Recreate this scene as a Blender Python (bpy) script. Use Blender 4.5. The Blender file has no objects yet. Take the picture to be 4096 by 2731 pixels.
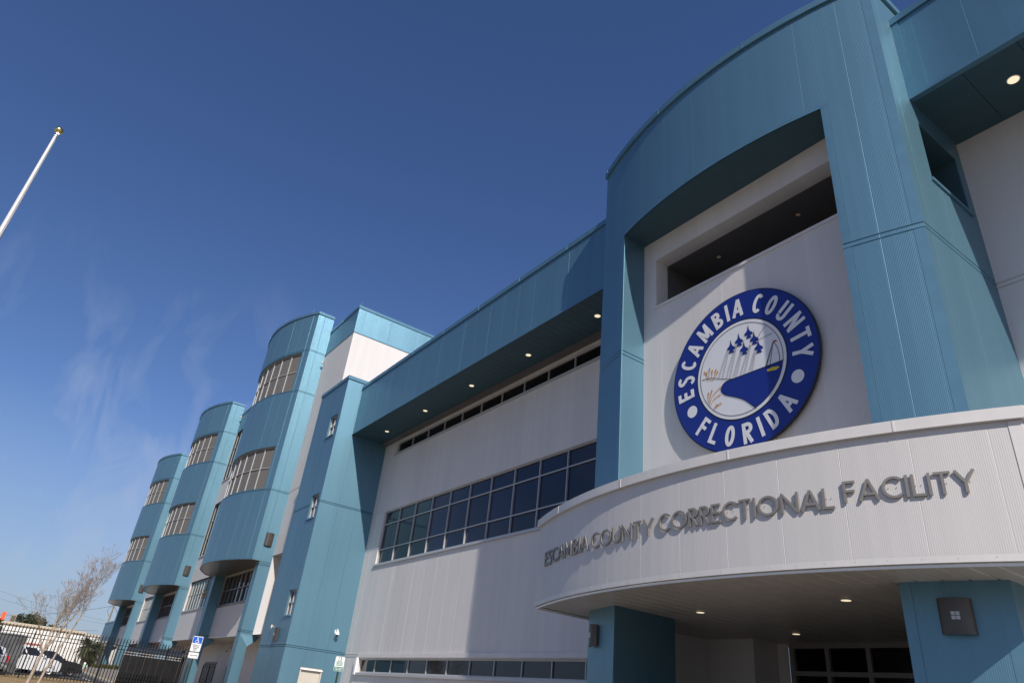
import bpy, math, random
from mathutils import Vector, Matrix
random.seed(7)
SC = bpy.context.scene
COL = SC.collection
R_ = math.radians
# ------------------------------------------------------------------ camera
cam_d = bpy.data.cameras.new('camera')
cam = bpy.data.objects.new('camera', cam_d); COL.objects.link(cam)
yaw, pitch, roll = -0.99810483, 0.50071073, 0.11367871
fw = Vector((math.sin(yaw)*math.cos(pitch), math.cos(yaw)*math.cos(pitch), math.sin(pitch)))
rt = Vector((math.cos(yaw), -math.sin(yaw), 0)); up = rt.cross(fw)
r2 = math.cos(roll)*rt + math.sin(roll)*up; u2 = -math.sin(roll)*rt + math.cos(roll)*up
cam.matrix_world = Matrix(((r2.x, u2.x, -fw.x, 0), (r2.y, u2.y, -fw.y, 0), (r2.z, u2.z, -fw.z, 0), (0, 0, 0, 1)))
cam_d.sensor_width = 36; cam_d.lens = 2736.08/4096*36
cam_d.clip_start = 0.05; cam_d.clip_end = 3000
SC.camera = cam
# ------------------------------------------------------------------ sun and sky
SUN = Vector((3.42, -1.0, 2.755)).normalized()          # towards the sun
el = math.asin(SUN.z); az = math.atan2(SUN.x, SUN.y)
ld = bpy.data.lights.new('sun', 'SUN'); ld.energy = 5.0; ld.angle = R_(0.53); ld.color = (1.0, 0.95, 0.87)
lo = bpy.data.objects.new('sun', ld); COL.objects.link(lo)
lo.rotation_euler = SUN.to_track_quat('Z', 'Y').to_euler(); lo.location = (20, -20, 30)
W = bpy.data.worlds.new('World'); SC.world = W; W.use_nodes = True
wn, wl = W.node_tree.nodes, W.node_tree.links
bg = wn['Background']; bg.inputs[1].default_value = 0.086
sky = wn.new('ShaderNodeTexSky'); sky.sky_type = 'NISHITA'; sky.sun_disc = False
sky.sun_elevation = el; sky.sun_rotation = az; sky.altitude = 0; sky.air_density = 1.0; sky.dust_density = 0.6; sky.ozone_density = 2.2
tc = wn.new('ShaderNodeTexCoord')
# thin cirrus: noise stretched over the directions of the sky, fading in towards the horizon
mp = wn.new('ShaderNodeMapping'); mp.inputs['Rotation'].default_value = (0.3, 0.55, 0.9); mp.inputs['Scale'].default_value = (1.1, 7.0, 3.6)
wl.new(tc.outputs['Generated'], mp.inputs[0])
nz = wn.new('ShaderNodeTexNoise'); nz.inputs['Scale'].default_value = 2.4; nz.inputs['Detail'].default_value = 10; nz.inputs['Roughness'].default_value = 0.55; nz.inputs['Distortion'].default_value = 0.5
wl.new(mp.outputs[0], nz.inputs['Vector'])
cr = wn.new('ShaderNodeMapRange'); cr.inputs[1].default_value = 0.47; cr.inputs[2].default_value = 0.80; cr.inputs[3].default_value = 0.0; cr.inputs[4].default_value = 0.38
wl.new(nz.outputs[0], cr.inputs[0])
sx = wn.new('ShaderNodeSeparateXYZ'); wl.new(tc.outputs['Generated'], sx.inputs[0])
hz = wn.new('ShaderNodeMapRange'); hz.inputs[1].default_value = 0.50; hz.inputs[2].default_value = 0.25; hz.inputs[3].default_value = 0.0; hz.inputs[4].default_value = 1.0
wl.new(sx.outputs['Z'], hz.inputs[0])
mm = wn.new('ShaderNodeMath'); mm.operation = 'MULTIPLY'; wl.new(cr.outputs[0], mm.inputs[0]); wl.new(hz.outputs[0], mm.inputs[1])
hs = wn.new('ShaderNodeHueSaturation'); hs.inputs['Hue'].default_value = 0.505; hs.inputs['Saturation'].default_value = 1.15; hs.inputs['Value'].default_value = 1.0
wl.new(sky.outputs[0], hs.inputs['Color'])
mx = wn.new('ShaderNodeMix'); mx.data_type = 'RGBA'
tn = wn.new('ShaderNodeMix'); tn.data_type = 'RGBA'; tn.blend_type = 'MULTIPLY'; tn.inputs[0].default_value = 1.0; wl.new(hs.outputs[0], tn.inputs[6]); tn.inputs[7].default_value = (1.05, 1.06, 1.24, 1)
wl.new(mm.outputs[0], mx.inputs[0]); wl.new(tn.outputs[2], mx.inputs[6]); mx.inputs[7].default_value = (7.0, 7.6, 8.8, 1)
hf = wn.new('ShaderNodeMapRange'); hf.inputs[1].default_value = 0.30; hf.inputs[2].default_value = -0.02; hf.inputs[3].default_value = 0.0; hf.inputs[4].default_value = 0.85
wl.new(sx.outputs['Z'], hf.inputs[0])
mh = wn.new('ShaderNodeMix'); mh.data_type = 'RGBA'; wl.new(hf.outputs[0], mh.inputs[0]); wl.new(mx.outputs[2], mh.inputs[6]); mh.inputs[7].default_value = (3.3, 4.4, 6.3, 1)
wl.new(mh.outputs[2], bg.inputs[0])
SC.view_settings.view_transform = 'Standard'; SC.view_settings.look = 'None'
SC.view_settings.exposure = 0.0; SC.view_settings.gamma = 1.0
try: SC.cycles.max_bounces = 8; SC.cycles.use_denoising = True
except Exception: pass

# ------------------------------------------------------------------ materials
def new_mat(name):
    m = bpy.data.materials.new(name); m.use_nodes = True
    return m, m.node_tree.nodes, m.node_tree.links, m.node_tree.nodes['Principled BSDF']
def col4(c): return (c[0], c[1], c[2], 1)
def plain(name, c, rough=0.5, metal=0.0, var=0.08, scale=3.0, spec=0.5, bump=0.0, bscale=40):
    m, n, l, b = new_mat(name)
    b.inputs['Roughness'].default_value = rough; b.inputs['Metallic'].default_value = metal
    b.inputs['Specular IOR Level'].default_value = spec
    t = n.new('ShaderNodeTexCoord'); z = n.new('ShaderNodeTexNoise'); z.inputs['Scale'].default_value = scale; z.inputs['Detail'].default_value = 6
    l.new(t.outputs['Object'], z.inputs['Vector'])
    r = n.new('ShaderNodeMapRange'); r.inputs[1].default_value = 0.3; r.inputs[2].default_value = 0.7; r.inputs[3].default_value = 1-var; r.inputs[4].default_value = 1+var
    l.new(z.outputs[0], r.inputs[0])
    k = n.new('ShaderNodeVectorMath'); k.operation = 'SCALE'; k.inputs[0].default_value = c
    l.new(r.outputs[0], k.inputs['Scale']); l.new(k.outputs[0], b.inputs['Base Color'])
    if bump:
        z2 = n.new('ShaderNodeTexNoise'); z2.inputs['Scale'].default_value = bscale; z2.inputs['Detail'].default_value = 4
        l.new(t.outputs['Object'], z2.inputs['Vector'])
        bp = n.new('ShaderNodeBump'); bp.inputs['Strength'].default_value = 0.6; bp.inputs['Distance'].default_value = bump
        l.new(z2.outputs[0], bp.inputs['Height']); l.new(bp.outputs[0], b.inputs['Normal'])
    return m
def panel(name, c, rough=0.38, rib=0.0247, ribd=0.0011, pitch=0.9, off=0.0, var=0.035, spec=0.5, metal=0.0):
    """insulated metal wall panel: fine vertical ribs, each panel a shade apart, faint rain streaks and oil canning"""
    m, n, l, b = new_mat(name)
    b.inputs['Roughness'].default_value = rough; b.inputs['Specular IOR Level'].default_value = spec; b.inputs['Metallic'].default_value = metal
    uv = n.new('ShaderNodeTexCoord'); s = n.new('ShaderNodeSeparateXYZ'); l.new(uv.outputs['UV'], s.inputs[0])
    a = n.new('ShaderNodeMath'); a.operation = 'ADD'; a.inputs[1].default_value = -off; l.new(s.outputs[0], a.inputs[0])
    d = n.new('ShaderNodeMath'); d.operation = 'DIVIDE'; d.inputs[1].default_value = pitch; l.new(a.outputs[0], d.inputs[0])
    f = n.new('ShaderNodeMath'); f.operation = 'FLOOR'; l.new(d.outputs[0], f.inputs[0])
    wnz = n.new('ShaderNodeTexWhiteNoise'); wnz.noise_dimensions = '1D'; l.new(f.outputs[0], wnz.inputs['W'])
    r1 = n.new('ShaderNodeMapRange'); r1.inputs[3].default_value = 1-var; r1.inputs[4].default_value = 1+var; l.new(wnz.outputs[0], r1.inputs[0])
    mp = n.new('ShaderNodeMapping'); mp.inputs['Scale'].default_value = (3.2, 0.22, 1); l.new(uv.outputs['UV'], mp.inputs[0])
    z = n.new('ShaderNodeTexNoise'); z.inputs['Scale'].default_value = 1.0; z.inputs['Detail'].default_value = 5; l.new(mp.outputs[0], z.inputs['Vector'])
    r2_ = n.new('ShaderNodeMapRange'); r2_.inputs[1].default_value = .3; r2_.inputs[2].default_value = .7; r2_.inputs[3].default_value = 0.965; r2_.inputs[4].default_value = 1.035; l.new(z.outputs[0], r2_.inputs[0])
    q = n.new('ShaderNodeMath'); q.operation = 'MULTIPLY'; l.new(r1.outputs[0], q.inputs[0]); l.new(r2_.outputs[0], q.inputs[1])
    k = n.new('ShaderNodeVectorMath'); k.operation = 'SCALE'; k.inputs[0].default_value = c; l.new(q.outputs[0], k.inputs['Scale'])
    l.new(k.outputs[0], b.inputs['Base Color'])
    # ribs
    rb = n.new('ShaderNodeMath'); rb.operation = 'MULTIPLY'; rb.inputs[1].default_value = 2*math.pi/rib; l.new(s.outputs[0], rb.inputs[0])
    sn = n.new('ShaderNodeMath'); sn.operation = 'SINE'; l.new(rb.outputs[0], sn.inputs[0])
    b1 = n.new('ShaderNodeBump'); b1.inputs['Strength'].default_value = 1.0; b1.inputs['Distance'].default_value = ribd; l.new(sn.outputs[0], b1.inputs['Height'])
    z3 = n.new('ShaderNodeTexNoise'); z3.inputs['Scale'].default_value = 0.8; z3.inputs['Detail'].default_value = 1; mp3 = n.new('ShaderNodeMapping'); mp3.inputs['Scale'].default_value = (1, .35, 1); l.new(uv.outputs['UV'], mp3.inputs[0]); l.new(mp3.outputs[0], z3.inputs['Vector'])
    b2 = n.new('ShaderNodeBump'); b2.inputs['Strength'].default_value = 0.35; b2.inputs['Distance'].default_value = 0.03
    l.new(z3.outputs[0], b2.inputs['Height']); l.new(b1.outputs[0], b2.inputs['Normal']); l.new(b2.outputs[0], b.inputs['Normal'])
    return m
BLUE = (0.126, 0.256, 0.334); GREY = (0.625, 0.592, 0.568)
M = {}
M['blue'] = panel('blue_panel', BLUE, metal=.62, rough=.42)
M['blue_near'] = panel('blue_panel_near', BLUE, ribd=0.0006, metal=.62, rough=.44)
M['grey'] = panel('grey_panel', GREY, rough=0.5)
M['white'] = panel('white_panel', (0.575, 0.55, 0.535), rough=0.5, var=.015)
M['canopy'] = panel('canopy_panel', (0.56, 0.532, 0.512), rough=0.45, ribd=0.0004, var=.015)
M['blue_trim'] = plain('blue_trim', BLUE, 0.42, metal=.6, var=0.05)
M['grey_trim'] = plain('grey_trim', (0.62, 0.59, 0.565), 0.4, var=0.04)
M['shaded_blue'] = plain('shaded_blue_soffit', (0.035, 0.082, 0.105), 0.55, var=0.06)  # panel blue with underside shade darkened into the base colour
M['soffit'] = plain('soffit_plank', (0.50, 0.445, 0.39), 0.3, var=0.06)
M['entry_frame'] = plain('entrance_frame', (0.24, 0.22, 0.20), 0.45, var=.05)
M['soffit_metal'] = plain('bay_soffit', (0.17, 0.17, 0.16), 0.3, var=0.12, metal=0.5)
M['frame'] = plain('window_frame_metal', (0.46, 0.46, 0.465), 0.4, metal=0.3, var=0.03)
M['frame_dark'] = plain('window_frame_dark', (0.16, 0.15, 0.15), 0.45, metal=0.3, var=0.05)
M['screen_frame'] = plain('screen_frame', (0.43, 0.43, 0.42), 0.45, var=0.03)
M['dark'] = plain('dark_interior', (0.02, 0.021, 0.024), 0.8)
M['black'] = plain('black_steel', (0.006, 0.006, 0.007), 0.6, var=0.1, spec=.25)
M['bronze'] = plain('bronze_lamp', (0.085, 0.075, 0.068), 0.35, metal=0.5, var=0.1)
M['letter'] = plain('letter_metal', (0.27, 0.245, 0.215), 0.42, metal=0.35, var=0.05)
M['white_paint'] = plain('white_paint', (0.78, 0.77, 0.75), 0.4, var=0.03)
M['door'] = plain('door_paint', (0.52, 0.47, 0.41), 0.45, var=0.04)
M['steel'] = plain('brushed_steel', (0.72, 0.71, 0.69), 0.3, metal=0.85, var=0.05)
M['concrete'] = plain('concrete', (0.42, 0.39, 0.35), 0.9, var=0.12, bump=0.004)
M['asphalt'] = plain('asphalt', (0.06, 0.06, 0.062), 0.9, var=0.2, bump=0.004)
M['s_blue'] = plain('seal_blue', (0.009, 0.024, 0.20), 0.35, var=0.03)
M['s_white'] = plain('seal_white', (0.68, 0.68, 0.70), 0.4, var=0.02)
M['s_black'] = plain('seal_black', (0.01, 0.01, 0.012), 0.4)
M['s_gold'] = plain('seal_gold', (0.55, 0.27, 0.05), 0.5)
M['s_yellow'] = plain('seal_yellow', (0.55, 0.42, 0.03), 0.5)
M['s_red'] = plain('seal_red', (0.45, 0.03, 0.03), 0.5)
def glass(name, c, rough=0.03, spec=0.9):
    m = plain(name, c, rough, var=0.7, scale=0.55, spec=spec)
    n, l = m.node_tree.nodes, m.node_tree.links; b = n['Principled BSDF']
    t = n.new('ShaderNodeTexCoord'); z = n.new('ShaderNodeTexNoise'); z.inputs['Scale'].default_value = 0.9; z.inputs['Detail'].default_value = 1
    l.new(t.outputs['Object'], z.inputs['Vector'])
    bp = n.new('ShaderNodeBump'); bp.inputs['Strength'].default_value = 0.12; bp.inputs['Distance'].default_value = 0.02
    l.new(z.outputs[0], bp.inputs['Height']); l.new(bp.outputs[0], b.inputs['Normal'])
    return m
M['glass'] = glass('window_glass', (0.005, 0.006, 0.020), spec=0.5)
M['glass_low'] = glass('window_glass_low', (0.008, 0.011, 0.018), spec=0.5)
M['glass_dark'] = glass('clerestory_glass', (0.004, 0.004, 0.005), rough=0.15, spec=0.2)
def emis(name, c, s):
    m, n, l, b = new_mat(name)
    b.inputs['Base Color'].default_value = col4(c); b.inputs['Emission Color'].default_value = col4(c); b.inputs['Emission Strength'].default_value = s
    return m
M['lamp'] = emis('lamp_glow', (1.0, 0.86, 0.58), 0.85)
M['lamp_dim'] = emis('lamp_glow_dim', (0.6, 0.45, 0.3), 0.04)
def screen_mat():
    m, n, l, b = new_mat('woven_screen'); b.inputs['Roughness'].default_value = 0.55
    uv = n.new('ShaderNodeTexCoord'); mp = n.new('ShaderNodeMapping'); mp.inputs['Scale'].default_value = (1/0.09, 1/0.07, 1); l.new(uv.outputs['UV'], mp.inputs[0])
    br = n.new('ShaderNodeTexBrick'); br.inputs['Scale'].default_value = 1.0
    br.inputs['Color1'].default_value = (0.045, 0.04, 0.038, 1); br.inputs['Color2'].default_value = (0.065, 0.058, 0.052, 1); br.inputs['Mortar'].default_value = (0.185, 0.172, 0.158, 1)
    br.inputs['Mortar Size'].default_value = 0.19; br.inputs['Brick Width'].default_value = 1.0; br.inputs['Row Height'].default_value = 0.8; br.inputs['Mortar Smooth'].default_value = 0.3
    l.new(mp.outputs[0], br.inputs['Vector']); l.new(br.outputs['Color'], b.inputs['Base Color'])
    bp = n.new('ShaderNodeBump'); bp.inputs['Strength'].default_value = 0.6; bp.inputs['Distance'].default_value = 0.02
    l.new(br.outputs['Fac'], bp.inputs['Height']); l.new(bp.outputs[0], b.inputs['Normal'])
    return m
M['screen'] = screen_mat()
def grass_mat():
    m, n, l, b = new_mat('dry_grass'); b.inputs['Roughness'].default_value = 0.95
    t = n.new('ShaderNodeTexCoord'); z = n.new('ShaderNodeTexNoise'); z.inputs['Scale'].default_value = 1.7; z.inputs['Detail'].default_value = 9; z.inputs['Roughness'].default_value = .7
    l.new(t.outputs['Object'], z.inputs['Vector'])
    c = n.new('ShaderNodeValToRGB'); c.color_ramp.elements[0].position = .35; c.color_ramp.elements[0].color = (0.22, 0.14, 0.06, 1)
    c.color_ramp.elements[1].position = .68; c.color_ramp.elements[1].color = (0.47, 0.33, 0.16, 1)
    l.new(z.outputs[0], c.inputs[0]); l.new(c.outputs[0], b.inputs['Base Color'])
    z2 = n.new('ShaderNodeTexNoise'); z2.inputs['Scale'].default_value = 30; l.new(t.outputs['Object'], z2.inputs['Vector'])
    bp = n.new('ShaderNodeBump'); bp.inputs['Distance'].default_value = 0.05; l.new(z2.outputs[0], bp.inputs['Height']); l.new(bp.outputs[0], b.inputs['Normal'])
    return m
M['grass'] = grass_mat()

# ------------------------------------------------------------------ mesh helpers
class MB:
    def __init__(s): s.v = []; s.f = []; s.mi = []; s.uv = []
    def add(s, vs, fs, mi=0, uvs=None):
        o = len(s.v); s.v += [tuple(p) for p in vs]
        for k, f in enumerate(fs):
            s.f.append(tuple(o+i for i in f)); s.mi.append(mi)
            s.uv.append(uvs[k] if uvs else None)
    def quad(s, a, b, c, d, mi=0, uv=None): s.add([a, b, c, d], [(0, 1, 2, 3)], mi, [uv] if uv else None)
    def box(s, x0, x1, y0, y1, z0, z1, mi=0):
        v = [(x, y, z) for x in (x0, x1) for y in (y0, y1) for z in (z0, z1)]
        s.add(v, [(0, 1, 3, 2), (4, 6, 7, 5), (0, 4, 5, 1), (2, 3, 7, 6), (0, 2, 6, 4), (1, 5, 7, 3)], mi)
    def obox(s, c, ax, ay, az, mi=0):
        c, ax, ay, az = map(Vector, (c, ax, ay, az))
        v = [c+i*ax+j*ay+k*az for i in (-1, 1) for j in (-1, 1) for k in (-1, 1)]
        s.add(v, [(0, 1, 3, 2), (4, 6, 7, 5), (0, 4, 5, 1), (2, 3, 7, 6), (0, 2, 6, 4), (1, 5, 7, 3)], mi)
    def tube(s, p0, p1, r0, r1=None, n=8, mi=0, caps=True):
        p0, p1 = Vector(p0), Vector(p1); r1 = r0 if r1 is None else r1
        d = (p1-p0)
        if d.length < 1e-6: return
        d.normalize(); a = d.orthogonal().normalized(); b = d.cross(a)
        v = []
        for p, r in ((p0, r0), (p1, r1)):
            for i in range(n): t = 2*math.pi*i/n; v.append(p+r*(math.cos(t)*a+math.sin(t)*b))
        fs = [(i, (i+1) % n, n+(i+1) % n, n+i) for i in range(n)]
        if caps: fs += [tuple(range(n))[::-1], tuple(range(n, 2*n))]
        s.add(v, fs, mi)
    def pipe(s, pts, r, n=6, mi=0):
        for a, b in zip(pts[:-1], pts[1:]): s.tube(a, b, r, r, n, mi)
    def lathe(s, c, prof, n=24, mi=0):
        c = Vector(c); v = []
        for r, z in prof:
            for i in range(n): t = 2*math.pi*i/n; v.append(c+Vector((r*math.cos(t), r*math.sin(t), z)))
        fs = []
        for k in range(len(prof)-1):
            for i in range(n): fs.append((k*n+i, k*n+(i+1) % n, (k+1)*n+(i+1) % n, (k+1)*n+i))
        fs.append(tuple(range(n))[::-1]); fs.append(tuple((len(prof)-1)*n+i for i in range(n)))
        s.add(v, fs, mi)
    def poly(s, pts, th, mi=0):
        """prism: pts list of 3D, th = thickness vector"""
        n = len(pts); th = Vector(th); v = [Vector(p) for p in pts]; v += [p+th for p in v]
        s.add(v, [tuple(range(n)), tuple(range(2*n-1, n-1, -1))]+[(i, n+i, n+(i+1) % n, (i+1) % n) for i in range(n)], mi)
    def build(s, name, mats, parent=None, smooth=False, loc=(0, 0, 0)):
        me = bpy.data.meshes.new(name); me.from_pydata(s.v, [], s.f)
        if not isinstance(mats, (list, tuple)): mats = [mats]
        for m in mats: me.materials.append(m)
        me.polygons.foreach_set('material_index', s.mi)
        if any(u is not None for u in s.uv):
            ul = me.uv_layers.new(name='UVMap'); k = 0
            for u, f in zip(s.uv, s.f):
                for j in range(len(f)):
                    if u: ul.data[k].uv = u[j]
                    k += 1
        if smooth: me.polygons.foreach_set('use_smooth', [True]*len(s.f))
        me.update(); o = bpy.data.objects.new(name, me); COL.objects.link(o); o.location = loc
        if parent: o.parent = parent
        return o
def tag(o, label=None, cat=None, group=None, kind=None):
    if label: o['label'] = label
    if cat: o['category'] = cat
    if group: o['group'] = group
    if kind: o['kind'] = kind
    return o
def empty(name, loc=(0, 0, 0), rz=0):
    o = bpy.data.objects.new(name, None); COL.objects.link(o); o.location = loc; o.rotation_euler = (0, 0, rz); o.empty_display_size = .3
    return o
def kids(o): return [c for c in bpy.data.objects if c.parent == o]
def copy_tree(o, parent=None):
    c = o.copy(); COL.objects.link(c); c.parent = parent
    for k in [x for x in bpy.data.objects if x.parent == o]: copy_tree(k, c)
    return c

class Path:
    """a plan outline walked with the outdoors on its right-hand side"""
    def __init__(s, pts):
        s.p = [Vector((a, b)) for a, b in pts]; s.L = [0]
        for a, b in zip(s.p[:-1], s.p[1:]): s.L.append(s.L[-1]+(b-a).length)
        s.n = []
        for a, b in zip(s.p[:-1], s.p[1:]): d = (b-a).normalized(); s.n.append(Vector((d.y, -d.x)))
    @property
    def len(s): return s.L[-1]
    def at(s, t, off=0.0):
        t = min(max(t, 0), s.len)
        for i in range(len(s.p)-1):
            if t < s.L[i+1]-1e-7 or i == len(s.p)-2:
                k = (t-s.L[i])/(s.L[i+1]-s.L[i]); q = s.p[i].lerp(s.p[i+1], k); n = s.n[i].copy()
                if abs(t-s.L[i]) < 1e-6 and i > 0: n = s.miter(i)
                if abs(t-s.L[i+1]) < 1e-6 and i+1 < len(s.p)-1: n = s.miter(i+1)
                return q+n*off
    def miter(s, i):
        a, b = s.n[i-1], s.n[i]; m = (a+b).normalized(); return m/max(m.dot(a), .2)
    def tan(s, t):
        for i in range(len(s.p)-1):
            if t <= s.L[i+1]+1e-7: return (s.p[i+1]-s.p[i]).normalized(), s.n[i]
        return (s.p[-1]-s.p[-2]).normalized(), s.n[-1]
    def breaks(s, a, b): return [a]+[t for t in s.L if a+1e-6 < t < b-1e-6]+[b]
def arc_pts(cx, cy, r, x0, x1, n):
    a0, a1 = math.asin((x0-cx)/r), math.asin((x1-cx)/r)
    return [(cx+r*math.sin(a0+(a1-a0)*i/n), cy-r*math.cos(a0+(a1-a0)*i/n)) for i in range(n+1)]
def strip(mb, P, a, b, o0, z0, o1, z1, mi=0, uv0=0, flip=False, zf=None):
    t = P.breaks(a, b)
    for u, w in zip(t[:-1], t[1:]):
        p, q = P.at(u, o0), P.at(w, o0); p2, q2 = P.at(u, o1), P.at(w, o1)
        v = [(p.x, p.y, z0), (q.x, q.y, z0), (q2.x, q2.y, z1), (p2.x, p2.y, z1)]
        mb.quad(*v, mi=mi, uv=[(u, z0), (w, z0), (w, z1), (u, z1)])
def sweep(mb, P, a, b, o0, o1, z0, z1, mi=0, uv=True):
    """closed rectangular bar along the outline between offsets o0<o1"""
    strip(mb, P, a, b, o1, z0, o1, z1, mi); strip(mb, P, a, b, o1, z1, o0, z1, mi)
    strip(mb, P, a, b, o0, z1, o0, z0, mi); strip(mb, P, a, b, o0, z0, o1, z0, mi)
    for t in (a, b):
        p, q = P.at(t, o0), P.at(t, o1)
        mb.quad((p.x, p.y, z0), (q.x, q.y, z0), (q.x, q.y, z1), (p.x, p.y, z1), mi)
def wall_mesh(mb, P, z0, z1, holes=(), pitch=.9, off=0.0, belts=(), a=None, b=None, hd=.12, mi=0, seam=.012, sd=.0026, hmi=None):
    a = 0 if a is None else a; b = P.len if b is None else b
    S = set(); SD = {}
    for t in P.breaks(a, b): S.add(round(t, 4))
    if pitch:
        k = math.ceil((a+.1-off)/pitch)
        while off+k*pitch < b-.1:
            c = off+k*pitch; k += 1
            if any(abs(c-t) < .07 for t in P.breaks(a, b)) and len(P.p) < 6: continue
            for q, dd in ((c-seam/2, 0), (c, sd), (c+seam/2, 0)): S.add(round(q, 4)); SD[round(q, 4)] = dd
    for h in holes:
        for q in h[:2]: S.add(round(q, 4))
    Z = {round(z0, 4), round(z1, 4)}; ZD = {}
    for c in belts:
        for q, dd in ((c-.014, 0), (c, .03), (c+.014, 0)): Z.add(round(q, 4)); ZD[round(q, 4)] = dd
    for h in holes:
        for q in h[2:4]:
            if z0-1e-6 <= q <= z1+1e-6: Z.add(round(q, 4))
    S = sorted(q for q in S if a-1e-4 <= q <= b+1e-4); Z = sorted(Z)
    V = []; idx = {}
    for i, s_ in enumerate(S):
        for j, z_ in enumerate(Z):
            d = max(SD.get(s_, 0), ZD.get(z_, 0)); p = P.at(s_, -d)
            idx[i, j] = len(V); V.append((p.x, p.y, z_))
    F = []; U = []
    for i in range(len(S)-1):
        for j in range(len(Z)-1):
            cs, cz = (S[i]+S[i+1])/2, (Z[j]+Z[j+1])/2
            if any(h[0] < cs < h[1] and h[2] < cz < h[3] for h in holes): continue
            F.append((idx[i, j], idx[i+1, j], idx[i+1, j+1], idx[i, j+1]))
            U.append([(S[i], Z[j]), (S[i+1], Z[j]), (S[i+1], Z[j+1]), (S[i], Z[j+1])])
    mb.add(V, F, mi, U)
    for h in holes:
        s0, s1, h0, h1 = h[:4]; m_ = mi if hmi is None else hmi
        strip(mb, P, s0, s1, 0, h0, -hd, h0, m_); strip(mb, P, s0, s1, -hd, h1, 0, h1, m_)
        for t in (s0, s1):
            p, q = P.at(t), P.at(t, -hd)
            mb.quad((p.x, p.y, h0), (q.x, q.y, h0), (q.x, q.y, h1), (p.x, p.y, h1), m_, [(t, h0), (t+.02, h0), (t+.02, h1), (t, h1)])
def window(parent, P, s0, s1, z0, z1, vb=(), hb=(), inset=.12, w=.06, d=.07, frame='frame', gl='glass', label=None, sill=None, name='window', pane='pane'):
    f = MB(); o0 = -inset+.004; o1 = o0+d
    sweep(f, P, s0, s1, o0, o1, z0, z0+w); sweep(f, P, s0, s1, o0, o1, z1-w, z1)
    def vbar(c, wd, za, zb, oo=0.0):
        p = P.at(c, (o0+o1)/2+oo/2); t, n = P.tan(c)
        f.obox((p.x, p.y, (za+zb)/2), (t.x*wd/2, t.y*wd/2, 0), (n.x*(d+oo)/2, n.y*(d+oo)/2, 0), (0, 0, (zb-za)/2))
    vbar(s0+w/2, w, z0+w, z1-w); vbar(s1-w/2, w, z0+w, z1-w)
    zz = [z0+w]+sorted(hb)+[z1-w]
    for h in hb: sweep(f, P, s0+w, s1-w, o0, o1-.004, h-w*.4, h+w*.4)
    for c in vb:
        for i in range(len(zz)-1):
            za = zz[i]+(w*.4 if i else 0); zb = zz[i+1]-(w*.4 if i < len(zz)-2 else 0); vbar(c, w*.8, za, zb)
    if sill:
        sweep(f, P, s0-.08, s1+.08, .003, sill, z0-.10, z0-.012)
    fo = f.build(name, M[frame], parent)
    if label: fo['label'] = label
    g = MB(); strip(g, P, s0, s1, -inset, z0, -inset, z1); strip(g, P, s0, s1, -inset-.02, z1, -inset-.02, z0)
    g.build(pane, M[gl], fo)
    return fo
def coping(mb, P, a, b, z0, z1, out=.045, mi=0, back=.3):
    """sheet-metal cap: outer face, drip edge, top"""
    strip(mb, P, a, b, out, z0, out, z1, mi); strip(mb, P, a, b, out, z1, -back, z1+.02, mi)
    strip(mb, P, a, b, .004, z0, out, z0, mi); strip(mb, P, a, b, -back, z1+.02, -back, z0, mi)
    n = int((b-a)/2.7)
    for i in range(1, n+1):   # joint covers
        c = a+(b-a)*i/(n+1); p = P.at(c, out+.003); t, nn = P.tan(c)
        mb.obox((p.x, p.y, (z0+z1)/2), (t.x*.012, t.y*.012, 0), (nn.x*.003, nn.y*.003, 0), (0, 0, (z1-z0)/2), mi)

G0 = -0.78
def gz(x):
    k = [(-1e9, .35), (-102, .32), (-82, -.1), (-60, -.6), (-50, -.76), (-40, G0), (1e9, G0)]
    for (a, za), (b, zb) in zip(k[:-1], k[1:]):
        if a <= x < b: return za+(zb-za)*(x-a)/(b-a)
    return G0
# ------------------------------------------------------------------ setting: ground
def ground_sheet(name, x0, x1, y0, y1, dz, mat, nx=60, ny=2, kind='structure'):
    mb = MB(); xs = [x0+(x1-x0)*i/nx for i in range(nx+1)]
    xs = sorted(set(xs+[k for k in (-102, -82, -60, -50, -40) if x0 < k < x1]))
    for a, b in zip(xs[:-1], xs[1:]): mb.quad((a, y0, gz(a)+dz), (b, y0, gz(b)+dz), (b, y1, gz(b)+dz), (a, y1, gz(a)+dz))
    o = mb.build(name, mat); o['kind'] = kind; return o
ground_sheet('ground', -1500, 1500, -1500, 1500, -0.02, M['grass'], nx=30)
ground_sheet('road', -34, 60, -40, 9.0, 0.0, plain('pale_concrete', (0.20, 0.188, 0.172), .9, var=.1, bump=.003), nx=20)
ground_sheet('parking_lot', -90, -57.5, -40, 8.2, 0.0, M['asphalt'], nx=30)
ground_sheet('pavement', -49, 30, 9.0, 14.5, 0.03, plain('pavement_concrete', (0.29, 0.265, 0.235), .9, var=.1, bump=.003), nx=20)
mb = MB()
xs = [-50+(-88+50)*i/12 for i in range(13)]
for a, b in zip(xs[:-1], xs[1:]):
    for (ya, yb) in ((8.25, 8.5),):
        for z in (0.12,): 
            mb.quad((a, ya, gz(a)+z), (b, ya, gz(b)+z), (b, yb, gz(b)+z), (a, yb, gz(a)+z))
        mb.quad((a, ya, gz(a)-.02), (b, ya, gz(b)-.02), (b, ya, gz(b)+.12), (a, ya, gz(a)+.12)); mb.quad((a, yb, gz(a)-.02), (b, yb, gz(b)-.02), (b, yb, gz(b)+.12), (a, yb, gz(a)+.12))
mb.build('kerb', M['concrete'])['kind'] = 'structure'
mb = MB()
for i in range(4): y = -1.6+i*2.9; mb.quad((-58.2, y, gz(-58.2)+.006), (-63.5, y, gz(-63.5)+.006), (-63.5, y+.1, gz(-63.5)+.006), (-58.2, y+.1, gz(-58.2)+.006))
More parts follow.
